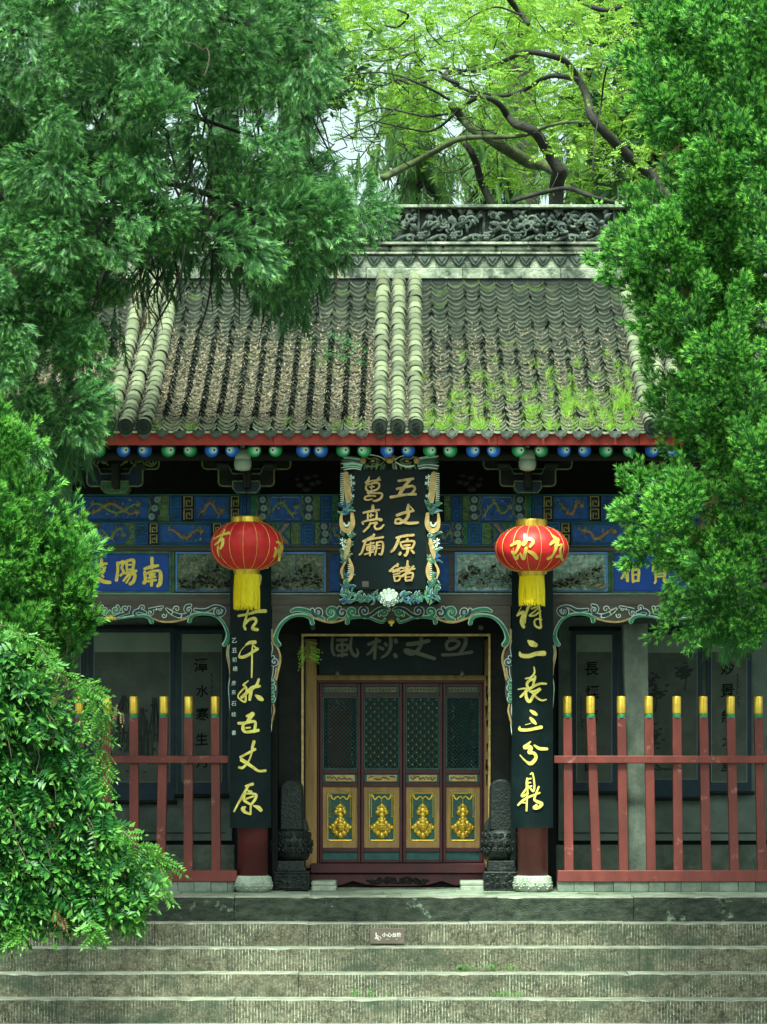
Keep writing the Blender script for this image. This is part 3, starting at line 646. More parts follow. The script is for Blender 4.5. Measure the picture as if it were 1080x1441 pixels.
# panel row: backing, blue signs, landscapes, narrow blue fields
mb = MB(); mb.pbox(-140, 1240, 775, 852, .03, .2); mb.build('panel_beam', 'brown_beam', T)
mb = MB(); mb.pbox(-140, 1240, 837, 852, -.03, .03); mb.build('carving_beam', 'brown_beam', T, bevel=.004)
mb = MB(); mb.pbox(-140, 1240, 834.5, 836.5, -.035, .03); mb.build('panel_ledge', 'pearl', T)
SEEDP = random.Random(31)
def relief_panel(x0, x1, t, u, Y, m, kind):
    nx, nz = 60, 44; v = []; f = []
    for j in range(nz+1):
        for i in range(nx+1):
            x, z = XZ(x0+(x1-x0)*i/nx, t+(u-t)*j/nz, Y); q = mnoise.fractal(Vector((x*7, z*7, x0)), .8, 2.2, 5); q = abs(q)
            if kind == 'fall': q += .5*max(0, math.sin(x*40+mnoise.noise(Vector((x*9, z*5, 2)))*3))*(.5+.5*mnoise.noise(Vector((x*4, z*4, 7))))
            v.append((x, Y-.006-.022*q, z))
    for j in range(nz):
        for i in range(nx): a = j*(nx+1)+i; f.append((a, a+1, a+nx+2, a+nx+1))
    mb = MB(); mb.add(v, f); pnl = mb.build('carved_landscape', m, T, smooth=True)
    mb = MB(); r_ = 3
    for a, b_, c, d in ((x0-r_, x1+r_, t-r_, t), (x0-r_, x1+r_, u, u+1.5), (x0-r_, x0, t, u), (x1, x1+r_, t, u)): mb.pbox(a+.1, b_-.1, c+.1, d-.1, Y-.035, Y+.02)
    mb.build('panel_frame', 'light_blue', T, bevel=.004)
    # carved trees, rocks, figures
    mb = MB()
    def hill(px): return t+ (10+26*abs(math.sin((px-x0)*.045+len(kind)))+5*math.sin((px-x0)*.3) if kind in ('dark', 'fall') else (44-30*(px-x0)/(x1-x0) if kind == 'houses' else 22+6*math.sin((px-x0)*.2)))
    for k in range(230):
        px = SEEDP.uniform(x0+3, x1-3); h0 = hill(px); py = SEEDP.uniform(min(h0, u-8), u-4); s = SEEDP.uniform(.006, .019); dk = SEEDP.choice((3, 0, 3, 2)) if py < h0+16 or kind in ('dark', 'fall') else SEEDP.choice((0, 2, 1))
        q = SEEDP.random()
        if q < .55: mb.blob(P(px, py, Y-.024-.0001*k), (s*1.4, .006, s*.7), 6, dk, .35)
        else: mb.tube([P(px, py, Y-.02), P(px+SEEDP.uniform(-3, 3), py-SEEDP.uniform(2, 5), Y-.030), P(px+SEEDP.uniform(-5, 5), py-SEEDP.uniform(3, 8), Y-.026)], [.005, .004, .002], 4, SEEDP.choice((0, 3, 1, 2)))
    if kind == 'houses':
        for k in range(5): a = x1-45+k*8; mb.pprism([(a, u-16+k*3), (a+16, u-21+k*3), (a+18, u-18+k*3), (a+3, u-12+k*3)], Y-.04, Y-.02, 2)
    if kind == 'fall':
        for a in (x0+30, x0+32, x0+35): mb.tube([P(a, t+12, Y-.05), P(a-1, t+22, Y-.054), P(a+1, t+33, Y-.05)], [.003, .005, .004], 5, 1)
    if kind == 'river':
        for k in range(26): a = SEEDP.uniform(x0+6, x1-10); b_ = SEEDP.uniform(t+26, u-6); mb.tube([P(a, b_, Y-.03), P(a+5, b_+.8, Y-.03), P(a+10, b_, Y-.03)], .005, 4, 1)
    mb.build('relief_detail', ['painting_dark', 'pearl', 'painting_brown', 'dark_wood'], pnl)['kind'] = 'stuff'
for x0, x1, m, k in ((250, 328, 'painting_dark', 'dark'), (380, 456, 'painting_dark', 'fall'), (643, 724, 'painting_pale', 'river'), (776, 853, 'painting_pale', 'houses')): relief_panel(x0, x1, 779.5, 831, .0, m, k)
for a, b_ in ((465, 478), (618, 632)):
    mb = MB(); mb.pbox(a, b_, 781, 832, .0, .03); mb.build('blue_field', 'blue', T, bevel=.003)
for a, b_ in ((240, 246), (856, 861)):
    mb = MB(); mb.pbox(a, b_, 776, 834, -.02, .04); mb.build('green_post', 'green', T, bevel=.004)
def under(o, par): o.parent = par; o.matrix_parent_inverse = Matrix.Translation(-Vector(par.location)); return o
def blue_sign(x0, x1, chars, label):
    s = empty('blue_signboard', P((x0+x1)/2, 835, -.05)); tag(s, label, 'signboard', 'blue signboards with gold writing over the side bays')
    def bb(mb, nm, m, bev=.003):
        o = mb.build(nm, m, None, bevel=bev); o.parent = s; o.matrix_parent_inverse = Matrix.Translation(-Vector(s.location)); return o
    mb = MB(); mb.pbox(x0, x1, 779, 832, -.02, .03); bb(mb, 'board', 'sign_blue')
    mb = MB()
    for a, b_, c, d in ((x0-3, x1+3, 775.5, 779), (x0-3, x1+3, 832, 834.4), (x0-3, x0, 779, 832), (x1, x1+3, 779, 832)): mb.pbox(a, b_-.05, c+.05, d-.05, -.045, .03)
    bb(mb, 'frame', 'green')
    for st, ox, oy, sc in chars: under(glyph('character', strokes(st, ox, oy, sc), -.022, 'gold_leaf', None, .006), s)
    return s
blue_sign(78, 238, [("455 85 26,455 160 22;400 165 22,450 150 30,500 140 22;400 190 24,405 250 26,395 270 30;405 205 18,450 185 18,505 180 22,520 200 28,518 270 32,500 295 26;435 205 16,440 220 14;475 200 16,468 218 14;430 235 18,480 225 18;425 260 18,485 250 18;455 195 18,452 290 24", 130, 770, 5.4),
  ("195 120 24,195 180 22,185 250 26;200 125 22,240 110 24,225 155 20,240 190 22,215 215 18;260 110 20,265 180 18;265 105 22,315 100 24,310 165 22;268 135 14,305 133 14;270 172 14,308 168 14;245 200 16,290 190 20,335 180 22;285 195 18,240 255 18;270 215 18,325 205 24,315 260 28,290 280 26;295 215 14,262 270 16", 130, 770, 5.4),
  ("70 95 24,75 150 24;35 135 20,110 125 20;60 160 18,60 200 20,95 180 18;100 155 18,70 200 18,85 225 18;0 200 20,5 240 20;30 235 24,60 245 28,90 262 30,135 268 26", 130, 770, 5.4)], 'blue signboard with three gold characters over the left side bay, its left end behind juniper')
blue_sign(864, 1024, [("345 105 16,400 95 14;368 70 16,372 170 16;368 110 14,342 158 12;395 80 12,400 175 14;398 118 12,428 115 14,426 170 14;400 140 10,424 140 10;400 172 10,428 170 12", 780, 770, 3.6),
  ("505 80 12,500 120 12;505 82 10,535 80 10;545 80 12,575 100 14,555 115 12;515 120 12,515 165 12;515 118 12,560 115 14,558 165 14;518 135 9,555 133 9;518 150 9,555 148 9;515 172 12,510 182 12;555 170 12,568 182 14", 780, 770, 3.6),
  ("655 120 14,650 160 14;640 150 14,680 150 12;690 110 12,700 180 14;720 130 10,730 150 10", 780, 770, 3.6), ("775 150 16,830 140 18", 780, 770, 3.6)], 'blue signboard with gold characters half hidden by the large right juniper')
# ---------------------------------------------------------------- carved openwork under the beams (centre)
def queti(name, mirror, items, parent=T, Yc=-.05):
    pass
def mir(pts, ax): return [(2*ax-a, b_, w) for a, b_, w in pts]
QM = ['brown_beam', 'leaf_green', 'navy_curl', 'white_line', 'pale_line', 'gold_dull', 'gold_leaf', 'teal']
def centre_queti(ax, s):
    mb = MB(); Y = -.04
    def F(pts): return pts if s > 0 else [(2*ax-p[0], *p[1:]) for p in pts]
    back = [(383, 852), (551, 852), (551, 874), (540, 874), (530, 869), (521, 867), (497, 866.5), (490, 872), (476, 875), (463, 876), (450, 874), (441, 869), (437, 866.5), (421, 864.5), (403, 868), (393, 878), (388, 890), (386, 900), (383, 900)]
    mb.pprism(F(back), Y, Y+.06, 0)
    def C(pts, fill, line='w', ow=2.3): 
        pts = F(pts); mb.ribbon([(a, b_, w+ow) for a, b_, w in pts], Y, .014, 3 if line == 'w' else 4, sub=3); mb.ribbon([(a, b_, w) for a, b_, w in pts], Y-.016, .008, fill, sub=3)
    C([(411, 860, 3), (418, 857.5, 4.5), (430, 859, 5), (443, 864, 4), (456, 871, 2.5)], 1, 'p')
    C(spiral(447.5, 861, 8, 200, 1.2, 1, 2, 4), 2); C(spiral(466.5, 862, 9, 60, 1.2, 1, 2, 5) + [(463, 872, 3)], 1, 'p')
    C(spiral(482, 862, 7.5, 240, 1.2, 1, 2, 4), 2); C(spiral(496, 861, 6.5, 100, 1.15, -1, 2, 4), 1, 'p')
    C(spiral(513, 860, 6.5, 140, 1.2, -1, 2, 3.5) + [(514, 868, 4), (524, 864, 4), (532, 858, 4), (541, 855.5, 3), (548, 858, 2)], 2)
    C(spiral(541, 861, 5, 180, 1.1, 1, 2, 3) + [(534, 866, 2)], 1, 'p')
    mb.ribbon(F([(434, 865, 2), (446, 871, 2.6), (463, 875.5, 3.4), (478, 874, 2.6), (489, 869, 2)]), Y-.008, .014, 5)
    for q in ([(489, 876, 5), (490, 871, 5), (496, 868.5, 4.5), (508, 868, 3), (521, 869.5, 2.5), (531, 873.5, 3), (539, 875.5, 3), (542, 871, 2)],
              [(440, 877, 5), (438, 870.5, 5), (431, 866.5, 4), (420, 865.5, 3.5), (408, 868.5, 3.5), (398, 876, 4), (391, 887, 4.5), (388, 897, 5.5), (389, 903, 7), (392.5, 907, 6)]):
        q = F(q); mb.ribbon([(a, b_, w+1.4) for a, b_, w in q], Y-.002, .016, 4, sub=3); mb.ribbon([(a+.3, b_+.7, w-.6) for a, b_, w in q], Y-.020, .008, 1, sub=3)
    # hanging pendant beside the column
    mb.pprism(F([(379, 900), (390, 906), (395, 920), (395, 935), (390, 955), (391, 975), (387, 992), (386, 1012), (382, 1022), (379, 1022)]), Y+.01, Y+.05, 0)
    mb.ribbon(F([(383.5, 886, 2.5), (382.5, 893, 4), (386, 905, 3.4), (392, 914, 2.5), (395, 927, 3), (392, 942, 3.5), (389, 956, 3.5)]), Y-.01, .016, 5)
    C(spiral(386.5, 931, 6.5, 250, 1.2, 1, 1.5, 3.5), 2); C(spiral(383.5, 967, 7, 280, 1.2, 1, 1.5, 3.5), 1, 'p'); C(spiral(383.5, 983, 6, 280, 1.2, 1, 1.5, 3), 1, 'p')
    for q in ([(381, 900, 1), (384, 912, 1), (381, 926, 1)], [(385, 938, 1), (384, 950, 1), (381, 960, 1)], [(389, 940, 1), (387, 952, 1), (383, 958, 1)], [(383, 1019, 1), (382, 1028, .9), (380.5, 1040, .6)]): mb.ribbon(F(q), Y-.008, .012, 3)
    mb.ribbon(F([(385, 991, 2), (386.5, 1000, 2.4), (384, 1010, 2.4), (382, 1019, 2)]), Y-.01, .014, 5)
    mb.ribbon(F([(381.5, 991, 1.2), (382, 1000, 1.4), (381, 1008, 1)]), Y-.01, .014, 4)
    mb.build('carved_bracket', QM, T)
centre_queti(551, 1); centre_queti(551, -1)
mb = MB(); mb.blob(P(551, 875, -.08), (.038, .03, .028), 12); mb.blob(P(551, 879.5, -.08), (.014, .014, .014), 8)
mb.build('carved_bud', 'gold_leaf', T, smooth=True)
def side_queti(ax, s):
    mb = MB(); Y = -.04
    def F(pts): return [(ax+s*p[0], *p[1:]) for p in pts]          # offsets from the bay axis, negative = towards the column
    back = [(-170, 852), (0, 852), (0, 871), (-20, 868), (-48, 864.5), (-56, 868), (-62, 872), (-78, 875), (-92, 874), (-104, 868), (-116, 863.5), (-140, 862), (-156, 867), (-164, 880), (-168, 895), (-170, 895)]
    mb.pprism(F(back), Y, Y+.06, 0)
    def C(pts, fill, ow=2.1): 
        pts = F(pts); mb.ribbon([(a, b_, w+ow) for a, b_, w in pts], Y, .014, 3, sub=3); mb.ribbon([(a, b_, w) for a, b_, w in pts], Y-.016, .008, fill, sub=3)
    C(spiral(-153, 860, 8, 200, 1.2, 1, 1.5, 3.5) + [(-148, 853, 3), (-135, 859, 4), (-120, 858, 3)], 2)
    C(spiral(-111, 858, 6.5, 250, 1.1, -1, 1.5, 3), 2); C([(-112, 864, 3), (-100, 867, 5), (-88, 863, 4), (-80, 857, 2)], 2)
    for cx, cy, r_, a, g in ((-94, 857, 5, 0, 1), (-84, 861, 5, 120, -1), (-76, 866, 4, 200, 1), (-70, 857, 5, 20, 1), (-98, 866, 4, 60, -1)): mb.ribbon(F(spiral(cx, cy, r_, a, 1.1, g, 1, 1.3)), Y-.012, .012, 3)
    C(spiral(-57, 862, 4.5, 300, 1, 1, 1.2, 2.4) + [(-64, 856, 2.6), (-74, 854, 2)], 2)
    C(spiral(-46, 855.5, 4.5, 100, 1, 1, 1.2, 2.4), 2); C([(-50, 862, 3), (-40, 859, 4), (-34, 863, 3), (-37, 866, 2)], 2)
    C(spiral(-22, 856.5, 5.5, 200, 1.1, 1, 1.5, 3), 2); C([(-26, 862, 2), (-14, 865, 3), (-6, 868, 2)], 2)
    C(spiral(-8, 858, 5.5, 240, 1.1, 1, 1.5, 3), 1); C([(-5, 868, 2), (-2, 864, 3), (0, 860, 2)], 1)
    mb.ribbon(F([(-118, 865, 2), (-106, 871, 2.4), (-88, 875, 2.8), (-72, 874.5, 2.4), (-60, 870, 2)]), Y-.008, .014, 5)
    for q in ([(-59, 875, 5), (-56, 869.5, 4.5), (-48, 866.5, 3.5), (-36, 867, 2.4), (-18, 869.5, 2), (-8, 871, 2)],
              [(-112, 874, 5), (-115, 867, 4.5), (-126, 863.8, 3.5), (-142, 864.5, 3), (-154, 870, 3), (-162, 881, 3.4), (-166, 893, 4), (-164, 903, 6), (-161, 907, 5)]):
        q = F(q); mb.ribbon([(a, b_, w+1.2) for a, b_, w in q], Y-.002, .016, 4, sub=3); mb.ribbon([(a+.3, b_+.5, w-.8) for a, b_, w in q], Y-.020, .008, 1, sub=3)
    mb.ribbon(F([(-170, 904, 1), (-167, 914, 1.4), (-168, 928, 1.2), (-171, 942, 1)]), Y-.004, .014, 4); mb.ribbon(F([(-166, 908, 2), (-165, 922, 3), (-168, 938, 2.4), (-169, 950, 2)]), Y-.008, .012, 5)
    mb.ribbon(F([(-170, 950, 1.5), (-167, 966, 1.2), (-168, 985, 1), (-169, 1000, .6)]), Y-.004, .012, 4)
    mb.build('carved_bracket', QM, T)
for ax in (155, 947):
    for s in (1, -1): side_queti(ax, s)
    mb = MB()
    for k in range(-2, 3): mb.tube([P(ax, 866, -.07), P(ax+k*4, 871, -.09), P(ax+k*4.5, 873.5-abs(k)*.8, -.075)], [.012, .018, .006], 6)
    mb.build('carved_bud', 'gold_leaf', T, smooth=True)
# ---------------------------------------------------------------- porch walls and door recess
YW = 1.3
def wb(name, a, b_, t, u, Y0, Y1, m, bev=0.0, parent=T):
    mb = MB(); mb.pbox(a, b_, t, u, Y0, Y1); return mb.build(name, m, parent, bevel=bev)
wb('upper_wall', -140, 1240, 560, 886, YW+.02, YW+.2, 'dark_wood')
# side bay walls: plaster with a dark framing line
def bay_wall(a, b_):
    wb('bay_wall', a, b_, 886, 1262, YW+.06, YW+.2, 'black_wood')
    wb('plaster_panel', a+3, b_-3, 868, 1183, YW, YW+.058, 'plaster', .003)
    wb('plaster_border', a+8, b_-12, 1171.5, 1173, YW-.004, YW, 'black_wood')
    wb('wall_foot', a, b_, 1189, 1250, YW+.03, YW+.058, 'brick')
bay_wall(-136, 330); bay_wall(783, 1236)
# side partitions between column and door recess
for a, b_ in ((330, 391), (715, 783)): wb('partition', a, b_, 800, 1255, YW-.02, YW+.06, 'black_wood')
wb('recess_wall', 388, 430, 878, 1252, .62, .74, 'dark_wood', .004); wb('recess_wall', 689, 722, 878, 1252, .62, .74, 'dark_wood', .004); wb('recess_lintel', 388, 722, 850, 892, .60, .73, 'black_wood', .004)
for px in (440.5, 677):
    mb = MB(); x, z = XZ(px, 883, .6); mb.disc(x, z, .030, .575, .6, 14); mb.disc(x, z, .016, .56, .575, 10); mb.build('door_boss', 'gold_faint', T, bevel=.004)
wb('door_trim', 424.5, 427.5, 892.5, 1240, .56, .66, 'gold_dull'); wb('door_trim', 687.5, 690.5, 892.5, 1240, .56, .66, 'gold_dull'); wb('door_trim', 424.5, 690.5, 892, 895, .555, .66, 'gold_dull')
wb('jamb_board', 427, 446, 899, 1222, 1.05, 1.16, 'tan_wood', .004); wb('jamb_board', 682, 695, 899, 1222, 1.05, 1.16, 'tan_wood', .004)
wb('jamb_board', 446, 682, 950, 957, 1.06, 1.16, 'tan_wood', .004)
wb('recess_back', 420, 700, 880, 960, 1.17, 1.3, 'black_wood')
# side cheeks of the recess
for px in (389, 721):
    x, _ = XZ(px, 1000, .62); _, z1 = XZ(0, 850, .7); mb = MB(); mb.box(x-.03, x+.03, .3, 1.3, 0, z1); mb.build('recess_cheek', 'black_wood', T)
# old paint streaks on the right jamb
mb = MB()
for k in range(12): a = 684+random.uniform(0, 4); b_ = 1010+random.uniform(-70, 80); mb.tube([P(a, b_, 1.045), P(a+random.uniform(-1, 1), b_+random.uniform(8, 20), 1.045)], [.012, .004], 5)
mb.build('peeling_patch', 'black_wood', T)
# door: frame, threshold, carved board, four leaves
YD = 1.10
DT, DB = 957, 1215
wb('door_head', 447, 682, 956, 961, YD-.03, YD+.05, 'door_red', .004)
for a in (447, 680): wb('door_post', a, a+2.5, 961, 1215, YD-.03, YD+.05, 'door_red', .003)
wb('threshold', 437, 683, 1215, 1229, .98, 1.12, 'door_red', .008)
mb = MB(); pts = [(437, 1230), (683, 1230), (683, 1243), (660, 1246), (640, 1246), (622, 1240), (605, 1245), (585, 1247), (535, 1247), (515, 1245), (497, 1240), (480, 1246), (460, 1246), (437, 1243)]
mb.pprism(pts, 1.02, 1.09); mb.build('skirt_board', 'door_red', T, bevel=.004)
wb('skirt_back', 437, 683, 1236, 1256, 1.10, 1.2, 'dark_wood')
mb = MB()
for s in (-1, 1):
    for k, (dx, dy, r_) in enumerate(((6, 1238, 5), (16, 1239, 4.5), (26, 1238, 5), (36, 1240, 4))): mb.tube([P(560+s*a, b_, 1.005) for a, b_, w in spiral(dx, dy, r_, 180*(k % 2), 1.2, 1 if k % 2 else -1, 1, 1, 9)], .013, 5)
    mb.tube([P(560+s*a, b_, 1.005) for a, b_ in ((0, 1243), (14, 1234), (28, 1243), (44, 1238))], .010, 5, sub=4)
mb.build('carved_scroll', 'dark_wood', T)
# dark room behind, a red column added for the reflection in the first leaf
wb('room_back', 430, 700, 900, 1240, 2.6, 2.7, 'black_wood')
mb = MB(); x, _ = XZ(478, 1000, 1.7); mb.lathe([(.135, .2), (.135, 2.6)], (x, 1.75, 0), 20); mb.build('reflection_column', 'red_board', T, smooth=True)
edges = [450, 508, 567, 623.5, 680]
for i in range(4):
    a, b_ = edges[i]+.4, edges[i+1]-.4; e = empty('door_leaf', (0, 0, 0), T)
    mb = MB(); st = 4.2
    for q in ((a, a+st, 961.5, 1214), (b_-st, b_, 961.5, 1214), (a+st, b_-st, 961.5, 966), (a+st, b_-st, 975, 980), (a+st, b_-st, 1083, 1089), (a+st, b_-st, 1101, 1107), (a+st, b_-st, 1193, 1199), (a+st, b_-st, 1210, 1214)): mb.pbox(q[0]+.02, q[1]-.02, q[2]+.02, q[3]-.02, YD-.025, YD+.02)
    mb.build('leaf_frame', 'door_red', e, bevel=.004)
    c0, c1 = a+st, b_-st; cm = (c0+c1)/2
    mb = MB(); mb.pbox(c0, c1, 966, 975, YD, YD+.01, 0); mb.tube([P(p, q, YD-.004) for p, q in ((c0+4, 968), (c1-4, 968), (c1-4, 973.5), (c0+4, 973.5), (c0+4, 968))], .004, 4, 1)
    for k in range(9):
        x = c0+6+k*(c1-c0-12)/8; mb.tube([P(x, 968.5, YD-.004), P(x+(1.2 if i in (0, 3) else -1), 971, YD-.004), P(x+(2.4 if k % 2 else 0), 973, YD-.004)], .0035, 4, 1)
    mb.build('top_panel', ['teal', 'gold_dull'], e)
    # lattice
    mb = MB(); x0, x1 = c0+1.5, c1-1.5; t, u = 982, 1081
    for q in ((c0, x0, 980, 1083), (x1, c1, 980, 1083), (x0, x1, 980, t), (x0, x1, u, 1083)): mb.pbox(q[0]+.03, q[1]-.03, q[2]+.03, q[3]-.03, YD-.012, YD+.012, 0)
    sp = 11.4 if i in (1, 2) else 5.7; rr = .0075 if i in (1, 2) else .0028
    def clip(c, sg):
        pts = []
        for xx in (x0, x1):
            yy = c + sg*(xx-x0)
            if t <= yy <= u: pts.append((xx, yy))
        for yy in (t, u):
            xx = x0 + (yy-c)*sg
            if x0 < xx < x1: pts.append((xx, yy))
        return pts[:2] if len(pts) >= 2 else None
    c = t-60
    while c < u+60:
        for sg in (1, -1):
            q = clip(c, sg)
            if q: mb.tube([P(q[0][0], q[0][1], YD+.004*sg), P(q[1][0], q[1][1], YD+.004*sg)], rr, 4, 0)
        c += sp
    mb.build('lattice', 'teal', e)
    if i in (1, 2):
        mb = MB(); k = 0; yy = t+2.8
        while yy < u:
            xx = x0+2+(0 if k % 2 else sp/2)
            while xx < x1: mb.blob(P(xx, yy, YD-.012), (.0085, .006, .0085), 5, 0); xx += sp
            yy += sp/2; k += 1
        mb.build('lattice_studs', 'gold_dull', e)['kind'] = 'stuff'
    else:
        mb = MB()
        for k in range(70):
            side = random.choice((0, 1)); yy = random.uniform(985, 1080); xx = (x0+8+random.uniform(-2, 2)) if side == 0 else (x1-6+random.uniform(-2, 2)) if i == 0 else x1-8+random.uniform(-3, 3)
            if i == 0 and random.random() < .35: yy = random.uniform(983, 1000); xx = cm+random.uniform(-9, 9)
            mb.blob(P(xx, yy, YD-.008), .0045, 4, 0 if random.random() < .6 else 1)
        mb.build('lattice_studs', ['gold_dull', 'light_blue'], e)['kind'] = 'stuff'
    wb('lattice_backing' if i in (1, 2) else 'pane', x0, x1, t, u, YD+.022, YD+.026, 'glass_dark' if i in (1, 2) else 'pane_glass', 0, e)
    mb = MB(); mb.pbox(c0, c1, 1089, 1101, YD, YD+.01, 0); mb.pbox(c0+4, c1-4, 1090.5, 1099.5, YD-.012, YD, 1)
    for k in range(5): mb.tube([P(c0+6+(c1-c0-12)*(k+s_)/5, 1095+random.uniform(-3, 3), YD-.016) for s_ in (0, .3, .6, .95)], .006, 4, 2, sub=2)
    mb.build('waist_panel', ['teal', 'gold_dull', 'gold_faint'], e)
    wb('lower_panel', c0, c1, 1107, 1193, YD, YD+.015, 'tan_wood', 0, e)
    g0, g1 = cm-17.5, cm+17.5
    mb = MB(); mb.pbox(g0, g1, 1116, 1182.5, YD-.004, YD, 0)
    cr = [(g0+2, 1116), (g1-2, 1116), (g1, 1118), (g1, 1180.5), (g1-2, 1182.5), (g0+2, 1182.5), (g0, 1180.5), (g0, 1118), (g0+2, 1116)]; mb.tube([P(p, q, YD-.006) for p, q in cr], .007, 5, 1)
    for s in (-1, 1):
        mb.tube([P(cm+s*p, q, YD-.01) for p, q in ((14.5, 1121), (14.5, 1149))], .005, 5, 1); mb.blob(P(cm+s*14.5, 1149, YD-.01), .010, 6, 1)
        mb.tube([P(cm+s*p, q, YD-.012) for p, q in ((14.5, 1122), (15, 1119), (12.5, 1119), (12, 1122), (9, 1125), (6, 1122), (3, 1121), (0, 1124))], [.006, .008, .008, .010, .012, .010, .010, .008], 6, 1, sub=3)
    mb.tube([P(cm, 1124, YD-.01), P(cm, 1131, YD-.01)], .005, 5, 1)
    mb.build('green_inset', ['teal', 'gold'], e)
    mb = MB(); Yg = YD-.008
    def lobe(dx, py, r_, h=.022): mb.blob(P(cm+dx, py, Yg), (r_*.0080, h, r_*.0080), 12, 0, .03)
    for dx, py, r_ in ((0, 1134, 4), (-4, 1138, 4.2), (4, 1138, 4.2), (-5.5, 1143, 4.2), (5.5, 1143, 4.2), (0, 1141, 6), (0, 1147, 5), (0, 1152, 4.2), (-4, 1153, 2.8), (4, 1153, 2.8), (0, 1156, 5)): lobe(dx, py, r_)
    for dx, py, r_ in ((0, 1163, 9), (-6, 1158.5, 4.5), (6, 1158.5, 4.5), (-9.5, 1163, 5.5), (9.5, 1163, 5.5), (-14, 1164.5, 3.4), (14, 1164.5, 3.4), (-9, 1169, 4.6), (9, 1169, 4.6), (-5, 1173, 5), (5, 1173, 5), (0, 1175.5, 5.6)): lobe(dx, py, r_, .030 if r_ > 8 else .024)
    for s in (-1, 1):
        for dx, py, r_ in ((3, 1142, 2.4), (3.4, 1173, 3), (7, 1161, 3), (8, 1167, 2.6), (3, 1135, 1.8)): mb.tube([P(cm+s*p, q, Yg-.030) for p, q, w in spiral(dx, py, r_, 90, 1.2, 1, 1, 1, 8)], .0055, 5)
    for k in range(4): mb.tube([P(cm-4, 1158+k*3.4, Yg-.034), P(cm, 1157.4+k*3.4, Yg-.040), P(cm+4, 1158+k*3.4, Yg-.034)], .005, 5)
    mb.build('gold_relief', 'gold', e, smooth=True)
    wb('foot_panel', c0, c1, 1199, 1210, YD, YD+.01, 'teal', 0, e)
# stone blocks by the door
for a, b_ in ((438, 473), (648, 683)):
    mb = MB(); mb.pbox(a, b_, 1240.5, 1246, .47, .95); mb.pbox(a+.5, b_+.5, 1246.5, 1254.5, .46, .95); mb.build('door_stone', 'drum_base', T, bevel=.008)
# black board above the door
hb = empty('door_nameboard', P(565, 948, .85)); tag(hb, 'dark board with four faded cursive characters above the temple door', 'nameboard')
mi = Matrix.Translation(-Vector(hb.location))
def under_(o, par): o.parent = par; o.matrix_parent_inverse = Matrix.Translation(-Vector(par.matrix_world.translation if False else par.location)); return o
mb = MB(); mb.pprism([(449, 893), (682, 893), (680, 950), (449, 950)], .86, .90); under(mb.build('board', 'board_black', None, bevel=.004), hb)
for txt, ox, oy in (("530 470 28,545 435 28,600 425 30,640 450 28,600 490 28,545 500 28,530 470 24;560 400 30,680 395 34,690 460 34,650 530 28;500 550 28,620 545 24,745 525 28", 540, 830),
                    ("205 460 34,290 450 36,380 430 34;320 400 30,310 480 32,250 540 30,190 530 24,190 505 24,300 540 34,430 580 30", 540, 830),
                    ("835 460 28,880 442 26,925 430 28;900 410 26,890 500 26,885 580 24;885 470 24,855 520 24,825 545 20;925 485 26,955 500 28;1020 400 30,1020 480 30,990 540 26,945 572 18;1062 425 34,1066 440 34;1058 550 34,1064 562 34;975 455 26,985 470 26", 380, 830),
                    ("530 400 22,525 470 24,530 520 24,545 550 22;570 425 24,650 420 26;570 470 22,610 462 22,655 470 24,645 510 24,575 512 22,568 480 20;612 430 20,612 560 22;575 556 24,650 545 24;690 400 24,680 480 26,700 540 28,730 560 26,745 530 22,735 500 14", 380, 830)):
    under(glyph('character', strokes(txt, ox, oy, 6), .85, 'gold_faint', None, .006), hb)
for px in (475, 651):
    mb = MB(); mb.tube([P(px, 952, .84), P(px, 948, .82), P(px, 944, .83)], [.02, .03, .012], 8); under(mb.build('hook', 'gold_faint', None, smooth=True), hb)
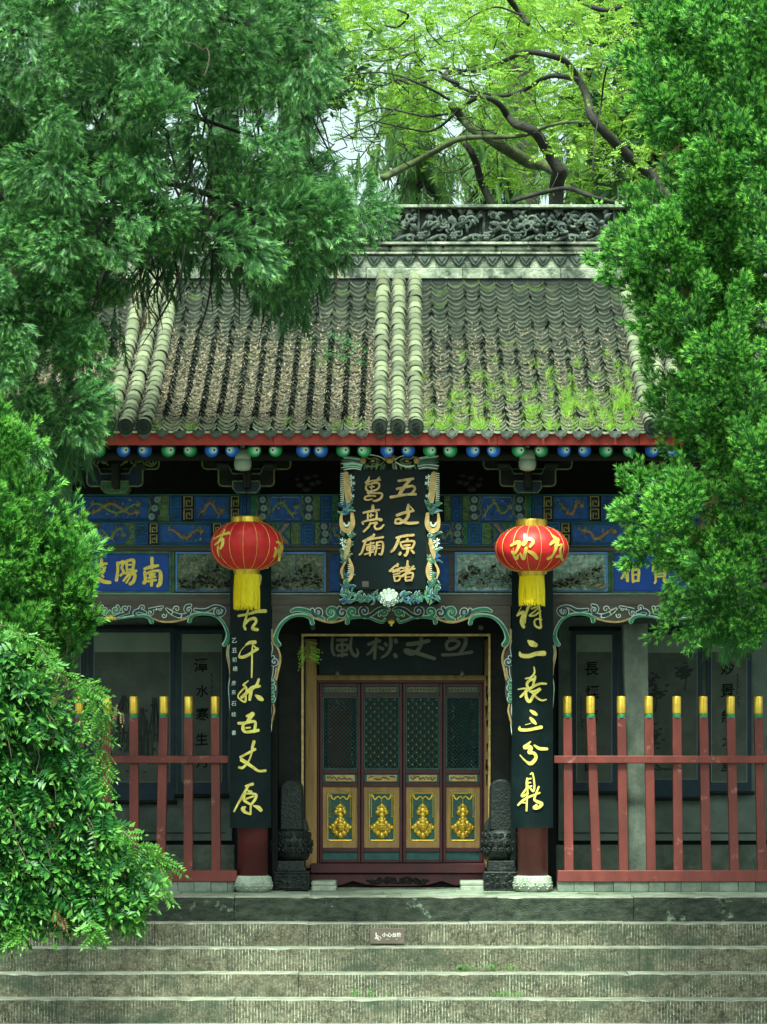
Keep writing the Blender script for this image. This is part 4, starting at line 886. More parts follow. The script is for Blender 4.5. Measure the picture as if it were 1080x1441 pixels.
# ---------------------------------------------------------------- hanging scrolls
def scroll(nm, x0, x1, t, u, chars, label, ink=None, side=None, Y=1.26, pt=917, pb=1100):
    x, z = XZ((x0+x1)/2, u, Y); e = empty('hanging_scroll', (x, Y, z)); tag(e, label, 'scroll', 'hanging scrolls in glass on the porch wall')
    def bb(mb, n, m, **k): return under(mb.build(n, m, None, **k), e)
    mb = MB(); mb.pbox(x0, x1, t, u, Y, Y+.03); bb(mb, 'mount', 'scroll_silk')
    mb = MB(); mb.pbox(x0+7, x1-7, t+8, pt, Y-.004, Y); bb(mb, 'top_field', 'scroll_top')
    mb = MB(); mb.pbox(x0+7, x1-7, pt+.6, pb, Y-.004, Y); bb(mb, 'paper', 'scroll_paper')
    mb = MB()
    for a, b_, c, d in ((x0+6.2, x1-6.2, t+7.2, t+8), (x0+6.2, x1-6.2, pb, pb+.8), (x0+6.2, x0+7, t+8, pb), (x1-7, x1-6.2, t+8, pb), (x0+7, x1-7, pt, pt+.6)): mb.pbox(a, b_, c, d, Y-.006, Y)
    bb(mb, 'border', 'scroll_top')
    for py, ex in ((t-1, 4), (u+1, 4)):
        mb = MB(); xa, zz = XZ(x0-ex, py, Y); xb, _ = XZ(x1+ex, py, Y); mb.tube([(xa, Y-.01, zz), (xb, Y-.01, zz)], .022, 10); bb(mb, 'roller', 'black_wood')
    for ch, px, py, h in chars:
        o = text_mesh(ch, px, py, h, Y-.006, 'ink', None, off=.014, ext=.002); under(o, e) if o else None
    if side:
        mb = MB(); rr = random.Random(hash(nm) % 99 if False else len(nm)*7)
        for k in range(side[2]):
            y0 = side[1]+k*8; mb.ribbon([(side[0]+rr.uniform(-2, 2), y0, 1), (side[0]+rr.uniform(-2, 3), y0+2, .8), (side[0]+rr.uniform(-2, 2), y0+5, 1)], Y-.005, .002, 0, sub=2)
        bb(mb, 'signature', 'ink')
    if ink:
        mb = MB(); rr = random.Random(ink)
        a0, a1 = x0+10, x1-10
        if ink % 2:        # crags
            for k in range(9):
                cx = rr.uniform(a0+14, a1-8); h = rr.uniform(20, 62); w = rr.uniform(6, 13); base = rr.uniform(1000, 1075)
                for q in range(5): mb.ribbon([(cx-w*.8+q*w*.4, base, 2.5), (cx-w*.3+q*w*.2+rr.uniform(-2, 2), base-h*.6, 2.2), (cx+rr.uniform(-3, 3), base-h, 1)], Y-.005, .002+.0004*k, 0, sub=3)
            for k in range(40): mb.blob(P(rr.uniform(a0, a1), rr.uniform(990, 1090), Y-.005), (.022, .002, .012), 6, 0, .4)
        else:              # trees
            for cx, cy, s in ((a0+28, 960, 16), (a0+40, 975, 14), (a0+22, 1030, 17), (a0+36, 1040, 14), (a1-14, 945, 9)):
                for k in range(30): mb.blob(P(min(max(cx+rr.gauss(0, s*.6), a0), a1), cy+rr.gauss(0, s*.5), Y-.005-.0002*(k % 4)), (.028, .002, .014), 6, 0, .4)
                mb.ribbon([(cx, cy, 2), (cx+2, cy+12, 2), (cx, cy+26, 2.5)], Y-.005, .002, 0)
            for k in range(5): mb.ribbon([(a0+6+k*12, 1078+rr.uniform(-6, 6), 3), (a0+14+k*12, 1082, 2), (a0+22+k*12, 1080+rr.uniform(-4, 4), 1)], Y-.005, .002, 0)
        bb(mb, 'ink_painting', 'ink_wash')['kind'] = 'stuff'
    return e
scroll('a', 126, 246, 883, 1128, [], 'wide hanging scroll with an ink painting of misty crags, behind the left red fence', ink=3)
scroll('b', 250, 319, 885, 1119, [('潭', 283, 936, 19), ('水', 285, 972, 17), ('寒', 285, 1005, 19), ('生', 284, 1040, 17), ('月', 284, 1072, 17)], 'narrow calligraphy scroll left of the left couplet board', side=(299, 948, 6))
scroll('c', 805, 868, 886, 1115, [('長', 833, 941, 19), ('煙', 834, 974, 19), ('落', 833, 1008, 18), ('日', 832, 1042, 14), ('圓', 832, 1076, 18)], 'narrow calligraphy scroll between the right couplet board and the grey stone post', side=(819, 980, 6))
scroll('d', 872, 988, 886, 1123, [], 'wide hanging scroll with ink trees, partly behind the grey stone post', ink=4, pt=918, pb=1096)
scroll('e', 995, 1058, 886, 1115, [('妙', 1024, 940, 19), ('景', 1024, 972, 19), ('無', 1024, 1008, 18), ('大', 1025, 1042, 17), ('堂', 1024, 1076, 18)], 'calligraphy scroll at the right end of the porch, behind the right red fence', side=(1039, 948, 6))
scroll('f', 60, 120, 885, 1119, [('風', 90, 950, 18)], 'calligraphy scroll at the left end of the porch, mostly hidden by leaves')
# ---------------------------------------------------------------- plaque
pq = empty('temple_plaque', P(549, 856, -.9)); tag(pq, 'tall black plaque with gold characters in a carved painted frame, hung under the eave', 'plaque')
YP = -.92
def pb_(mb, n, m, **k): return under(mb.build(n, m, None, **k), pq)
mb = MB(); mb.pbox(479, 618, 642, 853, YP+.02, YP+.10); pb_(mb, 'backing', 'dark_wood', bevel=.01)
mb = MB(); mb.pbox(497, 600, 660, 830, YP-.0, YP+.019); pb_(mb, 'board', 'board_black', bevel=.004)
Z1 = [("640 165 30,740 150 34,840 135 34;800 150 40,740 220 42,690 290 50,640 370 40;620 275 34,720 255 34,830 235 34,865 270 32,840 320 34,810 350 36;535 390 40,640 372 36,760 352 32,875 350 36", 660),
 ("620 640 40,720 605 40,840 580 30;775 495 30,765 580 50,775 640 45,740 700 42,670 745 34,600 750 30,600 710 26;600 700 26,650 690 34,700 725 38,780 750 40,905 742 34;780 500 20,820 540 20,850 580 22", 660),
 ("235 110 18,220 160 34,190 190 34;185 190 20,290 160 20,385 150 24;375 115 18,350 150 34,310 180 30;215 190 20,190 250 28,200 290 30,240 320 26;220 215 22,300 195 24,365 200 28,370 250 28,330 290 26,230 315 26;240 250 20,300 245 20;270 210 16,265 280 20;210 330 22,300 335 24,390 335 28,415 360 30,390 410 32,330 440 30,290 440 24;215 330 20,240 380 22;320 375 22,240 370 22,180 390 26,175 420 26,220 430 22,270 415 20", 660),
 ("285 510 40,285 545 44;155 605 28,260 580 26,370 565 30;215 600 22,215 690 26;220 595 20,330 590 24,335 685 30;260 620 22,255 665 22;245 645 22,290 640 22;150 760 28,145 735 24,210 715 26,330 695 30,405 700 36,385 715 26;250 750 26,225 800 28,160 865 28;250 755 22,310 745 26,345 745 26,310 785 28,330 830 30,390 820 28,435 775 24", 660),
 ("300 75 34,290 100 36;280 95 28,150 165 28;160 165 26,290 130 26,425 108 30;185 160 30,160 240 30,130 320 30,100 350 26;200 215 20,245 205 20,300 185 22;205 245 18,300 225 20,300 275 20,210 290 20,200 250 18;215 265 14,295 250 14;255 180 22,245 260 22,245 360 28;175 345 22,290 310 22;340 180 24,335 270 26,315 350 26;340 185 22,400 170 24,425 200 30,420 290 30,400 345 32,370 340 22;345 225 16,385 220 18;345 265 16,385 260 18", 745),
 ("610 115 28,720 90 36,845 78 34;650 110 40,620 190 40,580 270 38,540 310 30;765 135 28,745 160 30;665 180 24,680 230 30,710 270 26;670 180 24,760 165 28,850 165 30,855 200 30,830 255 30;710 225 22,750 220 34,800 215 20;700 268 26,830 255 28;770 260 40,760 320 38,735 365 32,720 350 20;665 325 36,655 345 38;820 290 30,850 325 32", 745),
 ("630 480 34,620 505 36;600 500 24,515 575 22;520 575 28,600 560 26,680 530 28;560 590 22,650 570 24;570 625 20,655 605 22;575 650 24,590 710 26;580 655 20,650 640 24,660 670 26,640 705 24,595 715 24;765 440 26,760 520 40,745 580 34;700 535 24,790 515 24;670 585 24,760 555 30,860 545 26;845 510 28,790 570 32,700 640 34,650 650 20;740 620 28,735 690 28;740 620 24,830 600 26,835 650 30,815 705 30;745 665 18,800 655 18;740 710 24,820 700 26", 745)]
for s_, oy in Z1: under(glyph('character', strokes(s_, 496, oy, 9.818), YP-.002, 'gold_dull', None, .010), pq)
mb = MB(); mb.pbox(510, 519, 818, 826, YP-.004, YP-.001)
for k in range(3): mb.pbox(511+k*2.6, 512+k*2.6, 819, 825, YP-.007, YP-.0045)
pb_(mb, 'seal', 'brown_beam')
FM = ['leaf_green', 'teal', 'gold_dull', 'white_line', 'light_blue', 'olive', 'green', 'dark_wood', 'silver_blue', 'pale_line', 'ridge_stone', 'blue']
rq = random.Random(77)
def leafb(mb, x, y, ang, L, w, m, Y, edge=3):
    a = R(ang); q = [(x, y, .8), (x+L*.45*math.cos(a), y+L*.45*math.sin(a), w), (x+L*.8*math.cos(a+.18), y+L*.8*math.sin(a+.18), w*.6), (x+L*math.cos(a+.3), y+L*math.sin(a+.3), .5)]
    mb.ribbon([(p, r_, ww+.9) for p, r_, ww in q], Y, .016, edge, sub=3); mb.ribbon(q, Y-.018, .008, m, sub=3)
for sd in (-1, 1):
    def X(px): return 549+sd*px          # px = distance from plaque axis
    mb = MB(); Y = YP+.018
    def D(a): return a if sd > 0 else 180-a
    # backing strip of foliage colour
    mb.pbox(min(X(51), X(69)), max(X(51), X(69)), 662, 850, Y, Y+.02, 7)
    # dragon body: gold flank with white fringe, two coils
    mb.ribbon([(X(62), 668, 8), (X(60), 685, 10), (X(58.5), 705, 7)], Y, .045, 2); 
    for k in range(16):
        y = 666+k*2.9; mb.ribbon([(X(65), y, 1.5), (X(69.5), y+.8, .8)], Y-.01, .012, 3, sub=2)
    mb.ribbon([(X(53), 724, 5), (X(52.5), 738, 7), (X(58), 747, 7), (X(66), 744, 6.5), (X(68.5), 733, 5), (X(68), 724, 3)], Y, .045, 2)
    for k in range(11):
        a = R(10+k*17); mb.ribbon([(X(61+4.4*math.cos(a)), 735+6*math.sin(a), 1.2), (X(61+2.6*math.cos(a)), 735+3.8*math.sin(a), .7)], Y-.045, .010, 3, sub=2)
    mb.ribbon([(X(57), 760, 5), (X(60), 775, 7), (X(63), 786, 3)], Y, .04, 2)
    mb.ribbon([(X(57), 787, 3), (X(53.5), 800, 6), (X(54.5), 812, 5), (X(58), 818, 3)], Y, .045, 2); mb.ribbon([(X(62), 790, 2), (X(68), 803, 3.5), (X(66), 814, 2)], Y, .045, 2)
    for k in range(8): mb.ribbon([(X(56.5), 794+k*2.8, 1.1), (X(59), 795+k*2.8, .6)], Y-.03, .012, 3, sub=2)
    # blossoms
    for cx, cy, r_ in ((54, 672, 3.6), (53.5, 680, 4), (66, 762, 4.6), (58, 750, 2.5), (64, 770, 3.6), (54, 698, 3.4)):
        for q in range(9):
            a = q*2*math.pi/9; mb.ribbon([(X(cx+r_*.3*math.cos(a)), cy+r_*.3*math.sin(a), 1.2), (X(cx+r_*math.cos(a)), cy+r_*math.sin(a), 1.4)], Y-.028-.001*q, .008, 3 if q % 3 else 1, sub=2)
    # leaf sprays
    for cx, cy, n_, L_ in ((61, 722, 10, 12), (57, 712, 6, 9), (64, 712, 6, 9), (55, 690, 5, 7), (62, 790, 10, 11), (65, 752, 6, 9), (55, 756, 6, 8), (60, 826, 12, 12), (64, 838, 9, 11), (56, 838, 9, 11), (61, 812, 8, 11), (65, 778, 6, 9), (58, 768, 5, 8), (60, 846, 8, 10)):
        for q in range(n_): leafb(mb, X(cx+rq.uniform(-2, 2)), cy+rq.uniform(-3, 3), D(rq.uniform(-150, -30) if q % 2 else rq.uniform(-180, 20)), L_*rq.uniform(.7, 1.1), rq.uniform(2.4, 3.6), rq.choice((0, 1, 1, 6, 8, 6, 11)), Y-.004-.002*q, rq.choice((9, 9, 5, 8)))
    # dragon head at the top corner
    for k in range(14):
        y = 644+k*1.15; mb.ribbon([(X(36+k*.4), y+2, 1.4), (X(52), y+rq.uniform(-1, 1), 1.6), (X(69-rq.uniform(0, 5)), y-2+k*.35, .8)], Y-.01-.0015*k, .022, rq.choice((3, 9, 9, 0, 1, 10)), sub=3)
    mb.blob((XZ(X(37.5), 648, YP)[0], YP-.035, XZ(0, 648, YP)[1]), (.034, .03, .040), 10, 2); mb.blob((XZ(X(24), 649, YP)[0], YP-.035, XZ(0, 649, YP)[1]), (.026, .02, .014), 8, 2)
    for q in ([(X(34), 643, 2), (X(28), 646, 2), (X(20), 645, 2), (X(14), 649, 1.2)], [(X(33), 656, 2), (X(24), 657, 2.4), (X(14), 654, 2), (X(8), 650, 1)], [(X(30), 651, 1.4), (X(22), 653, 1.4), (X(15), 651, 1)], [(X(32), 640, 1), (X(22), 641, 1.3), (X(12), 644, 1), (X(7), 648, .8)], [(X(20), 645, 1), (X(18), 650, 1), (X(20), 655, 1)]): mb.ribbon(q, YP+.0, .03, rq.choice((3, 10, 5)), sub=3)
    for k in range(10): mb.ribbon([(X(4+k*3.4), 653+rq.uniform(-1, 1), 2), (X(5+k*3.4), 658, 2.6), (X(6+k*3.4), 661, 1)], YP+.01, .03+.001*k, rq.choice((5, 10, 6, 7)), sub=2)
    # bottom branch
    mb.pbox(min(X(0), X(69)), max(X(0), X(69)), 832, 852, Y, Y+.02, 7)
    mb.ribbon([(X(12), 846, 2), (X(22), 841, 2.6), (X(34), 846, 2.6), (X(46), 842, 2.4), (X(58), 834, 2)], Y-.01, .02, 8)
    for k in range(34): leafb(mb, X(10+k*1.6), 842+rq.uniform(-5, 5), D(rq.choice((-70, -110, 60, 100, 20, -30))+rq.uniform(-20, 20)), rq.uniform(7, 10), rq.uniform(2.4, 3.4), rq.choice((1, 1, 8, 11, 0, 6)), Y-.012-.0015*k, rq.choice((9, 8, 5)))
    pb_(mb, 'carved_frame', FM)
mb = MB(); mb.blob(P(549, 648, YP-.04), (.042, .03, .034), 12, 0); 
for k in range(9): a = R(-160+k*17.5); mb.ribbon([(549+6*math.cos(a), 648+5*math.sin(a), 1.6), (549+11*math.cos(a), 648+9*math.sin(a), .6)], YP-.01, .02, 0, sub=2)
pb_(mb, 'pearl', ['gold_dull'])
mb = MB()
for ring, (r_, n_) in enumerate(((12.5, 12), (9.5, 10), (6.5, 8), (3.6, 6))):
    for q in range(n_):
        a = q*2*math.pi/n_+ring*.4; ca, sa = math.cos(a), math.sin(a)*.92; o0 = ring*.016+.002*(q % 2)
        pts = [(547.5+r_*.35*ca, 841+r_*.35*sa, 3.0), (547.5+r_*.72*ca, 841+r_*.72*sa, 6.0), (547.5+r_*.92*ca, 841+r_*.92*sa, 5.2)]
        mb.ribbon([(p, z, w+1.3) for p, z, w in pts], YP-.004-o0, .008, 1, sub=3); mb.ribbon(pts, YP-.013-o0, .006, 0, sub=3)
pb_(mb, 'peony', ['eye_white', 'olive'])
# ---------------------------------------------------------------- couplet boards
def couplet(cx, a, b_, label, glyphs, extra=None):
    x, z = XZ(cx, 1165, -.24); e = empty('couplet_board', (x, -.2, z)); tag(e, label, 'couplet board', 'tall black couplet boards on the two middle columns')
    hw = (b_-a)/2*(CD-.24)/FOC; xc = XZ((a+b_)/2, 0, -.24)[0]; _, zt = XZ(0, 787, -.24); _, zb = XZ(0, 1165, -.24)
    def sf(x, z): return -.265+.16*((x-xc)/hw)**2*.55
    n = 14; pr = [(xc-hw+2*hw*i/n, ) for i in range(n+1)]
    v = []; f = []
    for zz in (zb, zt):
        for i in range(n+1): xx = pr[i][0]; v += [(xx, sf(xx, 0), zz), (xx, sf(xx, 0)+.03, zz)]
    A = 2*(n+1)
    for i in range(n): q = 2*i; f += [(q, q+2, q+2+A, q+A), (q+1, q+1+A, q+3+A, q+3), (q, q+1, q+3, q+2), (q+A, q+2+A, q+3+A, q+1+A)]
    f += [(0, A, A+1, 1), (2*n, 2*n+1, 2*n+1+A, 2*n+A)]
    mb = MB(); mb.add(v, f); under(mb.build('board', 'board_black', None, smooth=False), e)
    for s_, ox, oy in glyphs: under(glyph('character', strokes(s_, ox, oy, 9), -.24, 'gold_bright', None, .008, surf=sf), e)
    if extra:
        for ch, px, py in extra:
            o = text_mesh(ch, px, py, 6.5, -.24, 'eye_white', None, off=.0, ext=0)
            if o:
                for vv in o.data.vertices: vv.co.y = sf(vv.co.x, 0)-.003
                under(o, e)
couplet(352, 323.5, 381.5, 'black couplet board on the left middle column with gold characters and a small inscription',
 [("120 60 40,330 40 40,520 50 44;300 60 30,240 200 34,150 300 24;290 170 34,430 160 36,420 280 34,380 330 30,340 300 20", 318, 792),
  ("165 150 32,280 130 30,400 95 44,500 88 46;290 60 24,260 170 28,235 270 34,250 320 32;250 250 28,300 200 34,370 185 40,385 230 34,350 280 34,345 315 40,400 325 40", 318, 850),
  ("260 515 24,310 490 44,370 485 48;260 520 10,210 570 6,180 620 12,175 670 34,250 665 40,340 610 34,400 570 40;345 520 14,395 565 20;345 520 18,335 600 20,335 750 22,330 930 18", 318, 850),
  ("285 975 14,230 1020 26,230 1035 20;230 1020 14,265 1070 24,255 1150 26,245 1240 26,155 1175 20,200 1100 22,260 1050 20;205 1180 40,260 1130 40,340 1060 44,430 1040 34;420 955 30,390 1030 36,330 1080 46,315 1150 44,305 1210 34;385 1160 30,430 1190 64,460 1210 44", 318, 850),
  ("270 70 30,340 40 44;340 45 60,310 90 50,280 140 44;165 160 36,230 160 40,290 145 40,370 140 34,375 200 36,360 270 30;225 170 34,220 230 44,250 270 34,330 265 40,410 250 40;260 220 22,310 215 20", 318, 1000),
  ("360 395 40,340 460 34,330 540 22,290 640 24,220 720 34,170 720 30;370 490 36,280 540 30,185 590 28;205 625 50,270 665 44,350 720 36,420 765 30,500 760 34", 318, 1000),
  ("255 955 26,340 930 40;290 950 30,220 1070 34,150 1190 26,105 1275 24;280 1010 16,320 1030 44;250 1050 22,230 1100 36,240 1140 36,300 1180 30;260 1050 24,330 1050 24,385 1065 34,375 1120 34,330 1180 30;265 1115 24,350 1085 22;320 1180 24,315 1310 26;250 1220 20,220 1240 56,240 1280 40,310 1310 26;355 1205 20,410 1225 50,445 1260 44", 318, 1000)],
 [('乙', 330, 901), ('丑', 330, 915), ('初', 330, 928), ('穗', 331, 941), ('彦', 329, 961), ('东', 329, 974), ('石', 329, 990), ('桂', 329, 1005), ('書', 329, 1031)])
couplet(750, 721, 779, 'black couplet board on the right middle column with bright gold characters only',
 [("150 60 40,300 40 44,470 50 48", 715, 800),
  ("170 130 8,115 235 16,150 210 34,200 190 34,190 250 50,175 320 50,200 380 40;215 330 20,225 230 30,260 130 34,310 90 30;300 150 24,400 120 20,330 190 22,270 240 18,340 235 22,410 180 24;390 110 30,405 200 24,410 300 26,415 390 30,350 370 26,335 310 22,370 280 22,425 290 22", 715, 840),
  ("260 560 30,300 590 76,350 610 56;150 700 20,170 740 50,260 750 56,360 720 56,455 715 66", 715, 840),
  ("330 890 14,335 960 24,290 1020 24,225 1035 20;345 1010 30,330 1070 30,300 1150 28,200 1160 22,130 1170 14;340 1040 30,270 1060 36,240 1110 34,260 1160 26;160 1265 26,240 1190 36,330 1130 34,410 1100 30,485 1100 24;225 1190 30,235 1280 40,275 1325 40,330 1240 36,410 1165 36,350 1190 30,280 1200 26;300 1210 20,370 1280 26,430 1310 22,485 1300 16", 715, 840),
  ("285 45 24,330 75 50,360 95 34;285 140 34,320 180 50,350 210 30;290 205 8,220 225 6;150 250 20,155 285 40,250 290 36,350 270 40,420 255 44", 715, 995),
  ("285 440 18,240 480 34,210 510 50,270 505 56,290 530 50,265 575 40,320 580 40,355 620 40,340 670 44,285 715 46,220 680 22,155 610 14;335 485 24,400 525 40,495 530 36", 715, 995),
  ("285 850 18,310 835 20,325 900 22,335 1000 24,320 1065 26,270 1010 22;245 905 26,240 960 34,245 1020 40;245 910 20,290 905 20;250 960 18,285 955 18;250 1010 20,300 1000 18;235 1030 24,180 1110 28,190 1130 28,250 1090 24;250 1050 20,240 1180 24,235 1310 24;130 1240 24,180 1190 30,260 1140 28,400 1085 24;180 1210 14,230 1210 20;390 1010 24,350 1110 26,335 1170 30,380 1200 40,430 1225 40,390 1270 40,330 1275 40,360 1240 30", 715, 995)])
# ---------------------------------------------------------------- lanterns
def lantern(cx, t, u, hwpx, cap_t, tas_b, label, glyphs, tilt, seed):
    Y0 = -.72; x, zc = XZ(cx, (t+u)/2, Y0); k_ = (CD+Y0)/FOC; a = hwpx*k_; c = (u-t)/2*k_
    e = empty('red_lantern', (x, Y0, zc)); tag(e, label, 'lantern', 'red lanterns hung under the eave')
    NR = 16; n = NR*6; v = []; f = []; rows = 22
    for j in range(rows+1):
        ph = math.pi*(.09+.82*j/rows); 
        for i in range(n):
            th = 2*math.pi*i/n; rib = abs(math.sin(th*NR/2+tilt*NR/2)); q = 1-.020*(1-rib)**2*1.0
            rr = a*math.sin(ph)**.82*q; v.append((x+rr*math.cos(th), Y0+rr*math.sin(th), zc+c*1.03*math.cos(ph)))
    for j in range(rows):
        for i in range(n): f.append((j*n+i, j*n+(i+1) % n, (j+1)*n+(i+1) % n, (j+1)*n+i))
    mb = MB(); mb.add(v, f); under(mb.build('lantern_body', 'lantern_red', None, smooth=True), e)
    mb = MB()
    for i in range(NR):
        th = 2*math.pi*i/NR - tilt; pts = []
        for j in range(rows+1):
            ph = math.pi*(.09+.82*j/rows); rr = a*math.sin(ph)**.82*.984+.0012; pts.append((x+rr*math.cos(th), Y0+rr*math.sin(th), zc+c*1.03*math.cos(ph)))
        mb.tube(pts, .0024, 4)
    under(mb.build('rib_wires', 'gold_bright', None), e)
    rc_ = 22*k_; zt = XZ(0, t+1.5, Y0)[1]; zct = XZ(0, cap_t, Y0)[1]
    mb = MB(); mb.lathe([(rc_*.95, zt-.02), (rc_*1.02, zt), (rc_, zct-.01), (rc_*.93, zct), (rc_*.8, zct)], (x, Y0, 0), 28); under(mb.build('top_cap', 'gold', None, smooth=False, bevel=.002), e)
    zb = XZ(0, u-2, Y0)[1]; z2 = XZ(0, u+6, Y0)[1]; rb = 17.5*k_
    mb = MB(); mb.lathe([(rb*1.1, zb+.02), (rb*1.1, zb), (rb, z2)], (x, Y0, 0), 28); under(mb.build('bottom_cap', 'gold', None), e)
    mb = MB(); rr_ = random.Random(seed); zz = XZ(0, tas_b, Y0)[1]
    for k in range(230):
        th = 2*math.pi*k/230; r1 = rb*.97; r2 = rb*rr_.uniform(.93, 1.06)
        mb.tube([(x+r1*math.cos(th), Y0+r1*math.sin(th), z2+.012), (x+r2*math.cos(th+.03), Y0+r2*math.sin(th+.03), (z2+zz)/2), (x+r2*math.cos(th+rr_.uniform(-.05, .05)), Y0+r2*math.sin(th), zz+rr_.uniform(-.012, .03))], [.0042, .0038, .003], 3)
    mb.lathe([(rb*.9, z2), (rb*.88, zz+.05)], (x, Y0, 0), 20)
    under(mb.build('tassel', 'tassel', None), e)['kind'] = 'stuff'
    mb = MB(); mb.tube([(x, Y0, zct-.01), (x, Y0, XZ(0, 640, Y0)[1])], .004, 5); under(mb.build('cord', 'ink', None), e)
    def sf(px, pz):
        dz = min(abs(pz-zc)/(c*1.03), .97); rr = a*(math.sqrt(1-dz*dz))**.82; dx = min(abs(px-x), rr*.985); return Y0-math.sqrt(rr*rr-dx*dx)+.0
    for s_, ox, oy, sc in glyphs: under(glyph('character', strokes(s_, ox, oy, sc), Y0-.3, 'gold_leaf', None, .006, surf=sf, wmul=1.0), e)
    return e
lantern(347.5, 734, 802.5, 51.5, 727, 857, 'left red lantern with gold characters at its two edges, in front of the left column',
  [("130 350 24,200 320 26,310 290 36;260 250 24,200 380 26,140 420 20;200 380 28,240 360 34,235 430 38,210 470 30;180 450 22,175 500 20,190 560 12", 285, 715, 8.307),
   ("870 390 30,900 400 36,920 440 40,900 500 36,885 590 26;850 460 22,860 500 34,835 560 24;875 500 24,920 470 24", 285, 715, 8.307)], .05, 1)
lantern(748.5, 740, 805, 52.5, 731, 852, 'right red lantern with two gold characters on its front, in front of the right column',
  [("265 430 30,330 395 44,370 400 46,350 470 36,310 530 36,275 510 28;280 520 26,330 600 34,350 560 30;440 300 40,450 360 56,420 420 50;420 400 40,490 350 40,540 390 40,500 450 34;450 470 40,435 560 42,420 600 36,380 540 30;480 510 30,540 540 50,590 595 40", 690, 720, 9),
   ("790 300 24,830 350 56,780 400 36,760 420 28;860 340 30,840 430 46,820 500 34,780 570 28,730 600 32;870 350 28,845 420 50;860 430 22,915 410 22,890 480 28,905 560 36,930 600 28;840 570 24,880 560 34", 690, 720, 9)], .17, 2)
# ---------------------------------------------------------------- porch lamps
for px, lab in ((342, 'pale jar-shaped lamp under the eave above the left lantern'), (742.5, 'pale jar-shaped lamp under the eave above the right lantern')):
    Y0 = -.85; x, z = XZ(px, 662, Y0); e = empty('eave_lamp', (x, Y0, z)); tag(e, lab, 'lamp', 'pale lamps under the eave')
    k = (CD+Y0)/FOC
    mb = MB(); mb.lathe([(r_*k, (662-p)*k) for r_, p in ((5, 662.5), (10, 661), (12.3, 656), (12.4, 650), (11, 646.5), (10.6, 646))], (x, Y0, z), 24); under(mb.build('glass_jar', 'lamp_shell', None, smooth=True), e)
    mb = MB(); mb.lathe([(r_*k, (662-p)*k) for r_, p in ((11.4, 646.5), (10.6, 640), (9, 634), (4, 631), (3.5, 631))], (x, Y0, z), 24); under(mb.build('neck', 'lamp_shell', None, smooth=True), e)
    mb = MB(); mb.tube([(x, Y0, z+30*k), (x, Y0, z+40*k)], .022, 10); under(mb.build('holder', 'lamp_shell', None), e)
# ---------------------------------------------------------------- fences
pick_me = None
def fence(xa, xb, pk, label, rail_l, rail_r):
    Yf = -.06; e = empty('red_fence', (XZ((xa+xb)/2, 0, Yf)[0], Yf, .1)); tag(e, label, 'fence', 'red picket fences across the porch')
    mb = MB(); mb.pbox(xa, xb, 1225, 1241, Yf-.05, Yf+.07); under(mb.build('base_rail', 'red_post', None, bevel=.006), e)
    mb = MB(); mb.pbox(rail_l, rail_r, 1063.5, 1074, Yf-.055, Yf-.015); under(mb.build('middle_rail', 'red_post', None, bevel=.006), e)
    for tx, bx in pk:
        w = 6.3; q = [(tx-w, 1010), (tx+w, 1010), (bx+w*1.03, 1225.5), (bx-w*1.03, 1225.5)]
        mb = MB(); mb.pprism(q, Yf-.012, Yf+.065); p = under(mb.build('picket', 'red_post', None, bevel=.005), e)
        k = (CD+Yf)/FOC; x, zc = XZ(tx, 1010, Yf); sl = (tx-bx)/215.
        mb = MB()
        prof = [(.047, 0), (.050, .008), (.046, .018), (.050, .028), (.046, .036), (.048, .042), (.049, .06), (.049, .225), (.044, .235), (.030, .238)]
        mb.lathe([(r_*.98, z_-.005) for r_, z_ in prof[:6]], (x, Yf+.026, zc), 16, 1); mb.lathe([(r_*.98, z_-.004) for r_, z_ in prof[5:]], (x+sl*.12, Yf+.026, zc), 16, 0)
        o = mb.build('finial', ['gold', 'leaf_green'], None, smooth=True); o.parent = p
    return e
fence(785, 1140, [(799, 801), (832, 840), (875, 878), (913.5, 917), (953, 955), (990.5, 995), (1029, 1034), (1068, 1073), (1107, 1111)], 'red picket fence with gold tips right of the right column', 780, 1140)
fence(-34, 334, [(-8, -7), (32, 33), (73, 73), (112, 112), (151, 150), (188.5, 189), (230.5, 226), (265.5, 265), (303, 304.5)], 'red picket fence with gold tips left of the left column, half behind the leafy shrub', -30, 322)
brick_course(XZ(784, 0, 0)[0], XZ(1138, 0, 0)[0], -.10, .12, .115); brick_course(XZ(-30, 0, 0)[0], XZ(330, 0, 0)[0], -.10, .12, .115)
sp_ = MB(); sp_.pprism([(877, 876), (912, 876), (913, 1000), (914, 1226), (884, 1226), (880, 1000)], .14, .40); o = sp_.build('stone_post', 'grey_post', None, bevel=.012)
tag(o, 'rough grey square stone post behind the right red fence', 'post')
